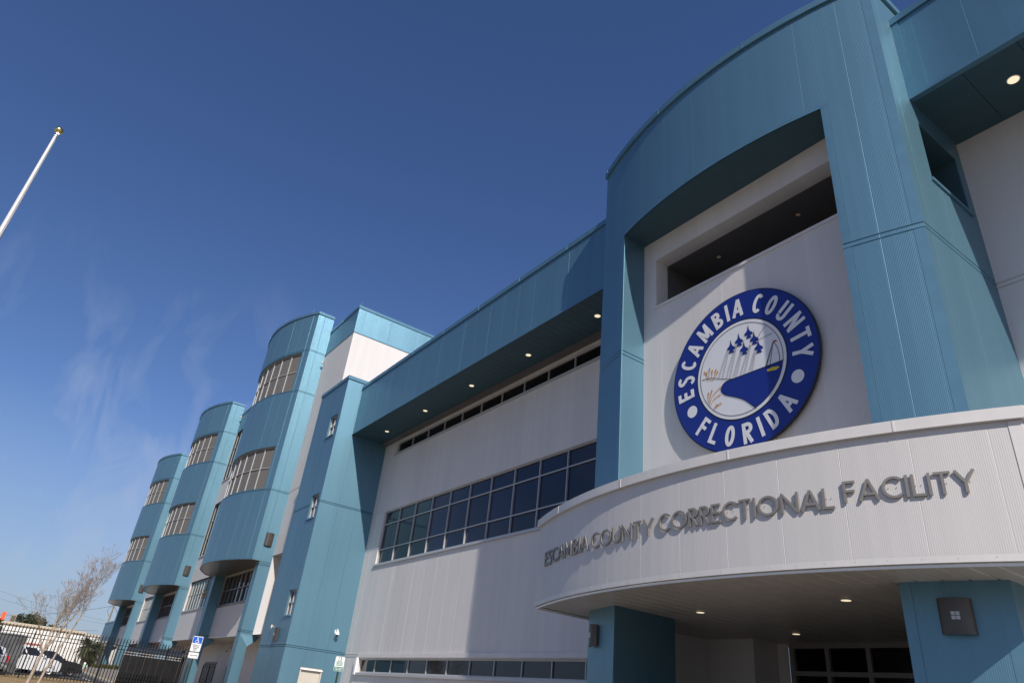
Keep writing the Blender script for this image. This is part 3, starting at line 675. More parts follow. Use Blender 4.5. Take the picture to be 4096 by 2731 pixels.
# raised name on the canopy
LT = empty('facility_lettering', (-7.7, 8.3, 3.0))
tag(LT, 'raised grey-brown metal letters spelling the facility name along the curved canopy', 'sign lettering')
H = .292; lettered = [('ESCAMBIA', -20.3, -10.45, 2.905), ('COUNTY', -9.95, -1.7, 2.90), ('CORRECTIONAL', -1.15, 12.75, 2.925), ('FACILITY', 13.35, 20.55, 2.985)]
for word, a0, a1, zb in lettered:
    t = .112; gap = .11; ws = []
    for ch in word: ws.append(glyph(ch, FW[ch], t)[1])
    tot = sum(ws)+gap*(len(word)-1); arc_len = R_(a1-a0)*CR; k = arc_len/(tot*H); x = 0
    for ch, w in zip(word, ws):
        c = (x+w/2)*H*k; ang = R_(a0)+c/CR; R2 = CR+.012
        tx = Vector((math.cos(ang), math.sin(ang), 0)); nr = Vector((math.sin(ang), -math.cos(ang), 0))
        base = Vector((CCX+R2*math.sin(ang), CCY-R2*math.cos(ang), zb)) - tx*(w*H*k/2)
        mb = MB(); letter_mesh(mb, ch, FW[ch], t, H, base-LT.location, tx*k, (0, 0, 1), nr, .024)
        for px in (w*.3, w*.7): # stand-off pins
            q = base+tx*(px*H*k)+Vector((0, 0, H*.5))-LT.location; mb.tube(q, q-nr*.02, .005, n=5)
        mb.build('letter', M['letter'], LT); x += w+gap

# ------------------------------------------------------------------ the round seal
YSL = 10.60; SX, SZc, SR = -7.78, 6.70, 1.785
SE = empty('round_seal', (SX, YSL, SZc)); tag(SE, 'round blue and white county seal with jets and a sailboat on the tower', 'seal sign')
def sl(u, v, lay): return (u, -.0022*lay, v)
def disc(r0, r1, lay, th=None, n=96):
    mb = MB()
    for i in range(n):
        a, b = 2*math.pi*i/n, 2*math.pi*(i+1)/n; p = lambda r, t: sl(r*math.sin(t), r*math.cos(t), lay)
        if r0 > 0: mb.quad(p(r0, a), p(r0, b), p(r1, b), p(r1, a))
        else: mb.add([sl(0, 0, lay), p(r1, a), p(r1, b)], [(0, 1, 2)])
    return mb
mb = MB(); n = 96; prof = [(SR-.01, .0), (SR, .006), (SR, .05), (SR-.02, .056)]
ring = [[(r*math.sin(2*math.pi*i/n), y, r*math.cos(2*math.pi*i/n)) for i in range(n)] for r, y in prof]
v = sum(ring, []); mb.add(v, [(k*n+i, k*n+(i+1) % n, (k+1)*n+(i+1) % n, (k+1)*n+i) for k in range(3) for i in range(n)]+[tuple(range(n)), tuple(range(3*n, 4*n))])
mb.build('backing_disc', M['s_black'], SE)
disc(1.115, SR-.025, 1).build('outer_ring', M['s_blue'], SE)
disc(1.085, 1.115, 2).build('ring_outline', M['s_black'], SE)
disc(0, 1.085, 3).build('picture_ground', M['s_white'], SE)
disc(1.005, 1.017, 5).build('inner_outline', M['s_black'], SE)
for a in (-115.5, 115.5):
    mb = MB(); c = (1.40*math.sin(R_(a)), 1.40*math.cos(R_(a))); mb.add([sl(c[0]+.135*math.cos(2*math.pi*i/28), c[1]+.135*math.sin(2*math.pi*i/28), 3) for i in range(28)], [tuple(range(28))]); mb.build('dot', M['s_white'], SE)
SWd = dict(E=.46, S=.52, C=.52, A=.60, M=.68, B=.52, I=.20, O=.52, U=.52, N=.56, T=.52, Y=.58, F=.46, L=.46, R=.54, D=.52)
def seal_letter(ch, ang, r, Hh, up_out):
    a = R_(ang); out = Vector((math.sin(a), 0, math.cos(a))); tn = Vector((math.cos(a), 0, -math.sin(a)))
    if not up_out: out, tn = -out, -tn
    c = Vector((r*math.sin(a), -.0066, r*math.cos(a))); g = 'm' if ch == 'M' else ch; t = .175; w = SWd[ch]; ww = glyph(g, w, t)[1]
    org = c-tn*(ww*Hh/2)-out*(Hh/2); mb = MB(); letter_mesh(mb, g, w, t, Hh, org, tn, out, (0, -1, 0), .004); mb.build('letter', M['s_white'], SE)
for ch, a in zip('ESCAMBIA', (-98, -83.5, -68.5, -53, -36, -20, -9, 2.0)): seal_letter(ch, a, 1.43, .43, True)
for ch, a in zip('COUNTY', (22.0, 37, 52, 67, 81.5, 95.5)): seal_letter(ch, a, 1.43, .43, True)
for ch, a in zip('FLORIDA', (-136.5, -150.5, -166.5, 176.5, 164.5, 153, 136.5)): seal_letter(ch, a, 1.43, .43, False)
TF = lambda u, v: (u*.99+.03, (v*.95 if v > 0 else v)-.115)
def spoly(pts, lay, mat, name, dv=0, tf=True):
    if tf: pts = [TF(*p) for p in pts]
    mb = MB(); mb.add([sl(u, v+dv, lay) for u, v in pts], [tuple(range(len(pts)))]); return mb.build(name, M[mat], SE)
def sline(groups, wd, lay, mat, name, dv=0):
    mb = MB(); groups = [[TF(*p) for p in g] for g in groups]
    for g in groups:
        L, Rr, cl = ribbon([(u, v+dv) for u, v in g], wd)
        for i in range(len(L)-1): mb.quad(sl(L[i].x, L[i].y, lay), sl(L[i+1].x, L[i+1].y, lay), sl(Rr[i+1].x, Rr[i+1].y, lay), sl(Rr[i].x, Rr[i].y, lay))
    return mb.build(name, M[mat], SE)
def smooth(pts, k=2):
    for _ in range(k):
        q = [pts[0]]
        for a, b in zip(pts[:-1], pts[1:]): q += [(a[0]*.75+b[0]*.25, a[1]*.75+b[1]*.25), (a[0]*.25+b[0]*.75, a[1]*.25+b[1]*.75)]
        pts = q+[pts[-1]]
    return pts
shore = smooth([(-0.22, -0.066), (-0.339, -0.062), (-0.446, -0.095), (-0.505, -0.158), (-0.524, -0.233), (-0.489, -0.311), (-0.389, -0.388), (-0.161, -0.492), (0.031, -0.603), (0.16, -0.731), (0.299, -0.873)])
a0, a1 = math.atan2(.31, -.955), math.atan2(1.0, -.17)
rim = [(1.003*math.sin(a0+(a1-a0)*i/24), 1.003*math.cos(a0+(a1-a0)*i/24)) for i in range(25)]
spoly([TF(*p) for p in [(-0.22, -0.066)]+shore[1:-1]]+rim, 5, 's_blue', 'water', tf=False)
sline([shore, [(1.0, -.053), (-.22, -.066)], smooth([(-1.005, 0.169), (-0.916, 0.165), (-0.727, 0.125), (-0.545, 0.048), (-0.426, -0.003), (-0.22, -0.066)])], .014, 6.4, 's_black', 'shoreline')
jet = [(0.0, 0.0), (0.012, -0.10), (0.030, -0.15), (0.085, -0.20), (0.095, -0.245), (0.040, -0.245), (0.040, -0.27), (0.065, -0.30), (0.060, -0.315), (-0.060, -0.30), (-0.058, -0.285), (-0.034, -0.262), (-0.036, -0.235), (-0.095, -0.215), (-0.090, -0.175), (-0.032, -0.135), (-0.012, -0.09)]
for (x, y) in [(0.248, 1.081), (0.004, 0.985), (0.374, 0.881), (-0.205, 0.895), (0.115, 0.735), (0.463, 0.64)]:
    x, y = TF(x, y)
    mb = MB(); mb.add([sl(x+a*.98, y+b*1.0, 7) for a, b in jet], [tuple(range(len(jet)))])
    c = (x, y-.19); mb.add([sl(c[0]+(x+a*.98-c[0])*1.09, c[1]+(y+b-c[1])*1.06, 6) for a, b in jet], [tuple(range(len(jet)))], 1); mb.build('jet', [M['s_blue'], M['s_black']], SE)
tr = [(-0.325, 0.644), (-0.583, 0.072), (-0.289, 0.625), (-0.491, 0.024), (-0.101, 0.715), (-0.39, -0.009), (-0.072, 0.704), (-0.307, -0.037), (0.002, 0.488), (-0.219, -0.055), (0.037, 0.475), (-0.145, -0.053), (0.244, 0.591), (-0.037, -0.046), (0.272, 0.58), (0.059, -0.046), (0.335, 0.374), (0.182, -0.04), (0.368, 0.362), (0.244, -0.043)]
sline([[(tr[i][0]+(.13 if False else 0)+o, tr[i][1]), (tr[i+1][0]+o*1.5, tr[i+1][1])] for i in range(0, len(tr), 2) for o in (0, .022)], .0045, 5.5, 's_black', 'smoke_trails')
sline([[(0.806, 0.446), (0.673, -0.1)], smooth([(0.806, 0.446), (0.878, 0.298), (0.913, 0.126), (0.908, -0.059)]), [(0.908, -0.059), (0.682, -0.064)], [(0.798, 0.441), (0.572, -0.085), (0.665, -0.097)], [(0.78, .40), (.60, -.08)]], .011, 6.6, 's_black', 'sail')
spoly([(0.801, 0.44), (0.814, 0.467), (0.866, 0.452), (0.903, 0.419), (0.857, 0.415)], 6.8, 's_red', 'pennant')
spoly([(0.608, -0.137), (0.73, -0.12), (0.872, -0.149), (0.888, -0.18), (0.806, -0.211), (0.617, -0.179)], 6.9, 's_yellow', 'hull')
sline([smooth([(0.66, 0.84), (0.618, 0.86), (0.592, 0.805), (0.525, 0.777), (0.499, 0.704), (0.411, 0.675), (0.383, 0.612)]), [(0.80, 0.644), (0.34, 0.609)]], .009, 5.6, 's_black', 'cloud_line')
oats = [[(-0.821, 0.134), (-0.864, 0.239), (-0.923, 0.334)], [(-0.824, 0.084), (-0.811, 0.221), (-0.791, 0.37)], [(-0.777, 0.069), (-0.74, 0.183), (-0.724, 0.304)], [(-0.746, 0.059), (-0.679, 0.148), (-0.631, 0.286)], [(-0.731, 0.054), (-0.648, 0.138), (-0.59, 0.225)], [(-.85, .1), (-.88, .2), (-.87, .3)]]
pl = [[(-0.859, -0.40), (-0.869, -0.283), (-0.851, -0.168)], [(-0.845, -0.44), (-0.81, -0.28), (-0.756, -0.138)], [(-0.831, -0.465), (-0.747, -0.272), (-0.519, -0.147)], [(-0.812, -0.50), (-0.721, -0.362), (-0.55, -0.306)], [(-0.726, -0.62), (-0.686, -0.56), (-0.54, -0.497)], [(-0.72, -0.61), (-0.684, -0.534), (-0.637, -0.5)]]
sline([smooth(g) for g in oats]+[smooth(g) for g in pl], .011, 6.2, 's_gold', 'sea_oats')['kind'] = 'stuff'
mb = MB()
for g in oats:
    q = g[-1]; p = g[-2]; d = Vector((q[0]-p[0], q[1]-p[1])).normalized(); nn = Vector((-d.y, d.x))
    for k in (0,):
        c = Vector(TF(*q)); mb.add([sl(*(c-d*.10), 6.3), sl(*(c+nn*.022), 6.3), sl(*(c+d*.04), 6.3), sl(*(c-nn*.022), 6.3)], [(0, 1, 2, 3)])
for g in pl:
    s_ = smooth(g)
    for k in range(len(s_)//2, len(s_)): c = TF(*s_[k]); mb.add([sl(c[0], c[1], 6.3), sl(c[0]+.02, c[1]-.035, 6.3), sl(c[0]+.006, c[1]-.045, 6.3)], [(0, 1, 2)])
mb.build('oat_heads', M['s_gold'], SE)['kind'] = 'stuff'
sline([[(-1.74, .02), (1.74, .02)]], .004, 7.6, 's_black', 'panel_joint', 0) if False else None
# ------------------------------------------------------------------ lamps
def wall_lamp(loc, ang, h=.42, w=.30, label='', group='bronze wall lamps', window_hole=True):
    """loc = centre at the wall; ang = direction the lamp faces in plan (0 = -Y)"""
    L = empty('wall_lamp', loc, ang); tag(L, label, 'wall lamp', group)
    mb = MB(); n = 12; pr = []
    for i in range(n+1):
        t = math.pi*(i/n)-math.pi/2; pr.append((math.sin(t)*w/2, -.02-.11*math.cos(t)))
    outer = [(x, y, z) for z in (-h/2, h/2) for x, y in pr]; m = n+1
    fs = [(i, i+1, m+i+1, m+i) for i in range(n)]; mb.add(outer, fs)
    mb.add([(x, y, h/2-.012) for x, y in pr], [tuple(range(m))]); mb.add([(x, y, -h/2+.03) for x, y in pr], [tuple(range(m))])
    mb.box(-w/2*.8, w/2*.8, -.03, 0, -h/2+.02, h/2-.01)
    mb.build('shade', M['bronze'], L)
    if window_hole:
        mb = MB(); q = .022
        for sx in (-1, 1):
            for sz in (-1, 1): mb.box(sx*(q+.004)-q+0*sx, sx*(q+.004)+q, -.134, -.128, sz*(q+.004)-q, sz*(q+.004)+q)
        mb.build('cross_cutout', M['frame'], L)
    return L
def on_arc(x): a = math.asin((x-CX)/RW); return (CX+RW*math.sin(a), CY-RW*math.cos(a)), a
(p, a) = on_arc(-4.37); wall_lamp((p[0], p[1]-.01, 1.72), a, .44, .40, 'dark curved wall lamp with a small cross opening on the right tower column')
(p, a) = on_arc(-11.40); wall_lamp((p[0], p[1]-.01, 1.65), a, .42, .28, 'dark wall lamp on the left tower pillar beneath the canopy')
wall_lamp((-31.75, YS, 2.14), 0, .52, .40, 'bronze wall lamp low on the shaded front of the stair tower')
for x, y, z, t in ((-40.6, 11.35, 7.5, 'side of the nearest rounded bay'), (-60.4, 11.3, 7.55, 'side of the middle rounded bay'), (-79.5, 11.3, 7.55, 'side of the farthest rounded bay')):
    wall_lamp((x, y, z), math.pi/2, .72, .46, 'brown half-round wall lamp on the sunlit '+t, window_hole=False)
def downlight(x, y, z, label, r=.09, dim=False):
    D = empty('ceiling_light', (x, y, z)); tag(D, label, 'ceiling light', 'round recessed soffit lights')
    mb = MB(); mb.lathe((0, 0, 0), [(r*1.18, -.004), (r*1.18, -.012), (r*1.02, -.016), (r*.98, -.003)], 28); mb.build('trim_ring', M['frame_dark'] if dim else M['grey_trim'], D)
    mb = MB(); mb.lathe((0, 0, 0), [(r, -.0175), (r, -.0195)], 28); mb.build('lens', M['lamp_dim'] if dim else M['lamp'], D)
names = ['first from the stair tower', 'second from the stair tower', 'middle one of the row of five', 'fourth from the stair tower', 'half hidden behind the entrance tower']
for (x, y), nm in zip([(-28.46, 12.0), (-24.81, 12.0), (-21.13, 12.0), (-17.46, 12.0), (-13.81, 11.93)], names): downlight(x, y, 11.14, 'glowing round light in the long dark eave soffit, '+nm)
downlight(-2.31, 11.98, 11.42, 'glowing round light in the dark soffit at the top right corner', .095)
downlight(-9.42, 11.1, CB+.01, 'round light under the canopy nearest its left end', .075); downlight(-6.28, 10.85, CB+.01, 'round light under the canopy nearest the right column', .075); downlight(-9.25, 13.9, CB+.01, 'round light deep under the canopy in front of the glass', .075)
downlight(-6.75, YG+1.0, 10.735, 'faint light inside the opening above the seal, right one', .05, True); downlight(-9.0, YG+1.0, 10.735, 'faint light inside the opening above the seal, left one', .05, True)
# ------------------------------------------------------------------ security cameras
def dome_cam(loc, rz, label):
    D = empty('security_camera', loc, rz); tag(D, label, 'camera')
    mb = MB(); mb.box(-.055, .055, -.02, 0, -.06, .07); mb.pipe([(0, -.01, .03), (0, -.09, .075), (0, -.16, .085), (0, -.21, .055), (0, -.22, 0)], .024, 8); mb.build('bracket', M['white_paint'], D)
    mb = MB(); mb.lathe((0, -.22, -.02), [(.03, .05), (.055, .02), (.085, -.06), (.092, -.10), (.085, -.115)], 18); mb.build('housing', M['white_paint'], D)
    mb = MB(); mb.lathe((0, -.22, -.135), [(.062, 0), (.056, -.035), (.035, -.06), (.008, -.068)], 16); mb.build('dome', M['black'], D)
dome_cam((-30.295, 12.27, 2.50), math.pi/2, 'white dome security camera on the sunlit side of the stair tower')
dome_cam((-51.8, 13.88, 2.2), 0, 'small dome camera on the shaded wall inside the arcade')
def flood(loc, rz, label):
    D = empty('floodlight', loc, rz); tag(D, label, 'floodlight'); mb = MB(); mb.tube((0, 0, 0), (0, -.10, -.03), .02); mb.build('arm', M['frame_dark'], D)
    mb = MB(); mb.lathe((0, -.14, -.06), [(.02, .07), (.055, .05), (.07, -.02), (.06, -.06)], 12); mb.build('head', M['door'], D)
flood((-40.3, YC, 18.9), 0, 'small floodlight where the blue parapet band meets the nearest bay')
flood((-60.0, YC, 20.6), 0, 'small floodlight on the parapet beside the middle bay')
mb = MB(); mb.lathe((0, 0, 0), [(.10, 0), (.10, .03), (.085, .04), (.085, .08), (.095, .09), (.095, .12), (.06, .17), (.02, .19)], 20); o = mb.build('roof_vent', M['white_paint'], None, loc=(-9.0, 9.1, CT-.09)); tag(o, 'small round white vent cap on the canopy roof below the seal', 'vent')
mb = MB(); mb.tube((0, 0, 0), (.02, -.1, .05), .02); mb.lathe((.02, -.12, -.06), [(.03, 0), (.045, .08), (.03, .14)], 8); o = mb.build('wall_sensor', M['door'], None, loc=(-32.35, YS, 2.45)); tag(o, 'small pale sensor on the stair tower front above its lamp', 'sensor')
# ------------------------------------------------------------------ flagpole
FP = empty('flagpole', (-14.78, -2.42, G0)); tag(FP, 'tapered white flagpole topped by a gold ball', 'flagpole')
mb = MB(); hts = [(.0, .115), (3.5, .11), (6.5, .075), (8.2, .047), (9.85-G0-.15, .033)]
mb.lathe((0, 0, 0), [(r, z) for z, r in hts], 24); mb.build('pole', plain('pole_paint', (.62, .60, .585), .34, var=.02), FP, smooth=False)
zt = 9.70-G0
mb = MB(); mb.lathe((0, 0, zt), [(.035, 0), (.045, .01), (.045, .035), (.02, .05), (.011, .06), (.011, .12)], 16); mb.obox((0.075, .02, zt+.035), (.05, .01, 0), (0, .014, 0), (0, 0, .012)); mb.tube((.11, .0, zt+.03), (.11, .05, zt+.03), .022, n=12); mb.build('truck', M['steel'], FP)
mb = MB(); rr = .084; mb.lathe((0, 0, zt+.19), [(rr*math.sin(math.pi*i/14)+.0005, -rr*.93*math.cos(math.pi*i/14)) for i in range(15)], 28); mb.build('ball', plain('gold', (.80, .58, .20), .24, metal=1.0, var=.02), FP, smooth=True)
mb = MB()
for dx in (.095, .125): mb.tube((dx, .025, zt+.02), (dx+.03, .025, .9), .0065, n=5)
mb.build('halyard', M['white_paint'], FP)
# ------------------------------------------------------------------ small signs on posts
def text_mesh(s, size, width=None):
    cu = bpy.data.curves.new('t', 'FONT'); cu.body = s; cu.size = size; cu.align_x = 'CENTER'; cu.extrude = 0.0; cu.offset = .004*size/.1
    ob = bpy.data.objects.new('t', cu); COL.objects.link(ob); bpy.context.view_layer.update()
    dg = bpy.context.evaluated_depsgraph_get(); me = bpy.data.meshes.new_from_object(ob.evaluated_get(dg))
    bpy.data.objects.remove(ob); V = [v.co.copy() for v in me.vertices]; F = [tuple(p.vertices) for p in me.polygons]; bpy.data.meshes.remove(me)
    if width and V:
        w = max(v.x for v in V)-min(v.x for v in V)
        if w > width: V = [Vector((v.x*width/w, v.y, 0)) for v in V]
    return V, F
def put_text(mb, s, x, z, size, y, width, mi=0):
    V, F = text_mesh(s, size, width); mb.add([(x+v.x, y, z+v.y) for v in V], F, mi)
def rrect(w, h, r, n=5):
    P = []
    for cx, cz, a in ((w/2-r, h/2-r, 0), (-w/2+r, h/2-r, 90), (-w/2+r, -h/2+r, 180), (w/2-r, -h/2+r, 270)):
        for i in range(n+1): t = R_(a+90*i/n); P.append((cx+r*math.cos(t), cz+r*math.sin(t)))
    return P
def plate(mb, w, h, r, y, z, mi, th=.004): mb.poly([(a, y, z+b) for a, b in rrect(w, h, r)], (0, th, 0), mi)
s_green = plain('sign_green', (.0, .16, .10), .4); s_hc = plain('sign_blue', (.01, .10, .50), .35); s_ink = plain('sign_ink', (.10, .10, .11), .5)
post_g = plain('post_green', (.012, .03, .018), .5)
HS = empty('parking_sign', (-27.9, 6.28, G0)); HS.rotation_euler = (0, 0, R_(62)); tag(HS, 'blue and white disabled parking sign with a fine plate on a green post', 'sign')
mb = MB(); mb.box(-.028, .028, .006, .012, 0, 2.1); mb.box(-.028, -.02, .006, .04, 0, 2.1); mb.box(.02, .028, .006, .04, 0, 2.1); mb.build('post', post_g, HS)
z0 = 1.97; mb = MB(); plate(mb, .345, .50, .035, 0, z0, 0); plate(mb, .335, .49, .03, -.0015, z0, 1, .001); plate(mb, .325, .48, .028, -.003, z0, 0, .001)
mb.poly([(-.155, -.0045, z0+.02), (.155, -.0045, z0+.02), (.155, -.0045, z0+.225), (-.155, -.0045, z0+.225)], (0, .001, 0), 2)
c = z0+.12; mb.poly([(a*.02-.01, -.006, c+.065+b*.02) for a, b in [(math.cos(t*.6), math.sin(t*.6)) for t in range(11)]], (0, .001, 0), 0)
def stroke(pts, w, y, mi):
    L, Rr, cl = ribbon(pts, w)
    for i in range(len(L)-1): mb.quad((L[i].x, y, L[i].y), (L[i+1].x, y, L[i+1].y), (Rr[i+1].x, y, Rr[i+1].y), (Rr[i].x, y, Rr[i].y), mi)
stroke([(-.008, c+.05), (-.004, c-.01), (.035, c-.012), (.05, c-.055), (.068, c-.05)], .017, -.0062, 0); stroke([(-.006, c+.025), (.035, c+.025)], .012, -.0064, 0)
stroke([(-.012+.048*math.cos(R_(a)), c-.035+.048*math.sin(R_(a))) for a in range(125, 355, 16)], .013, -.0066, 0)
for i, s_ in enumerate(('PARKING BY', 'DISABLED', 'PERMIT', 'ONLY')): put_text(mb, s_, 0, z0-.055-.055*i, .052, -.0048, .27, 1)
mb.build('sign_plate', [M['white_paint'], s_ink, s_hc], HS)
mb = MB(); plate(mb, .345, .19, .03, -.001, 1.60, 0); plate(mb, .325, .17, .025, -.0025, 1.60, 1, .001); plate(mb, .315, .16, .022, -.004, 1.60, 0, .001); put_text(mb, '$250.00 FINE', 0, 1.58, .06, -.0055, .27, 1); mb.build('fine_plate', [M['white_paint'], s_ink], HS)
ES = empty('charging_sign', (-25.0, 10.5, G0)); ES.rotation_euler = (0, 0, R_(58)); tag(ES, 'white and green electric vehicle parking sign on a dark post before the stair tower', 'sign')
mb = MB(); mb.box(-.03, .03, .006, .012, 0, 1.9); mb.box(-.03, -.022, .006, .04, 0, 1.9); mb.box(.022, .03, .006, .04, 0, 1.9); mb.build('post', post_g, ES)
z0 = 1.85; mb = MB(); plate(mb, .33, .47, .035, 0, z0, 0); plate(mb, .315, .455, .03, -.0015, z0, 1, .001); plate(mb, .305, .445, .028, -.003, z0, 0, .001)
mb.poly([(a, -.0045, b) for a, b in ((-.15, z0-.22), (.15, z0-.22), (.15, z0-.095), (-.15, z0-.095))], (0, .001, 0), 1)
mb.poly([(a, -.0045, b) for a, b in ((-.055, z0+.09), (.055, z0+.09), (.055, z0+.21), (-.055, z0+.21))], (0, .001, 0), 1)
mb.poly([(a, -.006, b) for a, b in ((-.035, z0+.10), (.02, z0+.10), (.02, z0+.20), (-.035, z0+.20))], (0, .001, 0), 0)
stroke([(.02, z0+.16), (.04, z0+.15), (.04, z0+.12)], .010, -.0065, 0)
for i, s_ in enumerate(('ELECTRIC', 'VEHICLES', 'PARKING')): put_text(mb, s_, 0, z0+.04-.05*i, .052, -.0048, .27, 1)
for i, s_ in enumerate(('ONLY WHILE', 'CHARGING')): put_text(mb, s_, 0, z0-.15-.05*i, .045, -.0058, .27, 0)
mb.build('sign_plate', [M['white_paint'], s_green], ES)
# ------------------------------------------------------------------ steel fences
def fence(root_loc, y0, y1, ztop, zr, label, step=.16, post_step=3.55, post0=None, rz=0, zb=None, scale=1.0, thin=1.0, posts=None, name='steel_fence'):
    """runs along local Y; curved spear pickets"""
    F = empty(name, root_loc, rz); tag(F, label, 'fence'); z0 = root_loc[2]
    mb = MB(); k = y0; n = 0
    pk = MB(); r = .023*thin; H_ = ztop-z0
    pk.box(-r, r, -r, r, .08, H_-.34*scale)
    pk.add([(-r, -r, H_-.34*scale), (r, -r, H_-.34*scale), (r, r, H_-.34*scale), (-r, r, H_-.34*scale), (-r+.05, -r, H_-.12*scale), (r+.05, -r, H_-.12*scale), (r+.05, r, H_-.12*scale), (-r+.05, r, H_-.12*scale), (.11, 0, H_)], [(0, 1, 5, 4), (1, 2, 6, 5), (2, 3, 7, 6), (3, 0, 4, 7), (4, 5, 8), (5, 6, 8), (6, 7, 8), (7, 4, 8)])
    cnt = 0; ys = []
    while k < y1: ys.append(k); k += step
    first = pk.build('picket', M['black'], F); first.location = (0, ys[0], 0)
    for y in ys[1:100]:
        c = first.copy(); COL.objects.link(c); c.parent = F; c.location = (0, y, 0)
    pp = posts if posts else [y0+post_step*i for i in range(int((y1-y0)/post_step)+1)]
    for y in pp:
        mb = MB(); w = .038*thin; mb.box(-w+.0, w, y-w, y+w, 0, H_-.38*scale); mb.poly([(-w*1.2, y-w*1.2, H_-.38*scale), (w*1.2, y-w*1.2, H_-.38*scale), (w*1.2, y+w*1.2, H_-.38*scale), (-w*1.2, y+w*1.2, H_-.38*scale)], (0, 0, .03)); mb.lathe((0, y, H_-.35*scale), [(w*.6, 0), (w, .03), (w*.8, .06), (.01, .08)], 8); mb.build('post', M['black'], F)
    for z in zr+[z0+.2]:
        mb = MB(); mb.box(-.022*thin-.002, .022*thin+.002, y0-.1, y1, z-z0-.018*thin, z-z0+.018*thin); mb.build('rail', M['black'], F)
    return F
fence((-50.45, 0, gz(-50.4)), -3.3, 11.1, 1.93, [1.50, 1.29], 'long black steel picket fence with curved spear tips before the parked vehicles', step=.172, posts=[-2.0, .85, 2.55, 6.38, 9.82])
fence((-92, 0, gz(-92)), 2.5, 9.6, 2.02, [1.78, 1.55], 'distant thin black picket fence before the white warehouse', step=.2, thin=.35, scale=.8)
fence((-50.9, 13.0, gz(-51)), .1, 3.2, 1.36, [1.13, 1.0], 'short black picket fence standing inside the arcade', step=.24, thin=.7, posts=[.05, 1.45, 3.1], rz=R_(90))
# black slatted gate with an awning
GA = empty('screened_gate', (-52.6, 9.5, gz(-52.6))); tag(GA, 'black mesh-covered sliding gate with pale top rails and a dark awning behind the fence', 'gate'); g = -gz(-52.6)
mb = MB(); mb.box(-.02, .02, -1.75, 1.62, .06, g+1.08); mb.build('mesh_cover', plain('mesh_black', (.012, .012, .013), .35, var=.3, scale=2, bump=.02, bscale=3), GA)
for y in [-1.75+3.37*i/8 for i in range(9)]:
    mb = MB(); mb.box(.022, .06, y-.02, y+.02, .06, g+1.27); mb.build('upright', M['bronze'], GA)
for z in (g+1.12, g+1.26):
    mb = MB(); mb.box(.02, .062, -1.78, 1.66, z-.02, z+.02); mb.build('top_rail', M['frame'], GA)
mb = MB(); mb.box(-.06, .08, 1.66, 1.86, 0, g+1.32); mb.build('post', M['black'], GA)
mb = MB(); mb.add([(.05, -1.7, g+1.33), (.05, 1.6, g+1.40), (-.9, 1.95, g+1.78), (-.9, -1.55, g+1.60), (.05, -1.7, g+1.30), (.05, 1.6, g+1.37), (-.9, 1.95, g+1.75), (-.9, -1.55, g+1.57)], [(0, 1, 2, 3), (4, 5, 6, 7), (0, 1, 5, 4), (1, 2, 6, 5), (2, 3, 7, 6), (3, 0, 4, 7)]); mb.build('awning', plain('awning_fabric', (.02, .03, .045), .7), GA)
# grey sheet on a frame behind the fence
SH = empty('privacy_screen', (-55.0, 0, gz(-55))); tag(SH, 'grey fabric screen hung on a frame at the left edge behind the fence', 'screen'); z = -gz(-55)
mb = MB(); n = 24
pts = []
for j in range(9):
    for i in range(n+1):
        y = -2.6+(5.05+.09*math.sin(j*1.9))*i/n; pts.append((.05*math.sin(i*1.1+j*.5)+.03*math.sin(i*.45-j), y, .05+(z+1.44)*j/8))
mb.add(pts, [(j*(n+1)+i, j*(n+1)+i+1, (j+1)*(n+1)+i+1, (j+1)*(n+1)+i) for j in range(8) for i in range(n)]+[]); 
mb.build('fabric', plain('grey_fabric', (.085, .088, .092), .7, var=.15, scale=1.2), SH)
mb = MB(); mb.box(-.06, -.01, -2.7, 2.6, z+1.46, z+1.52); mb.box(-.06, -.02, 2.45, 2.50, 0, z+1.5); mb.build('frame', M['steel'], SH)
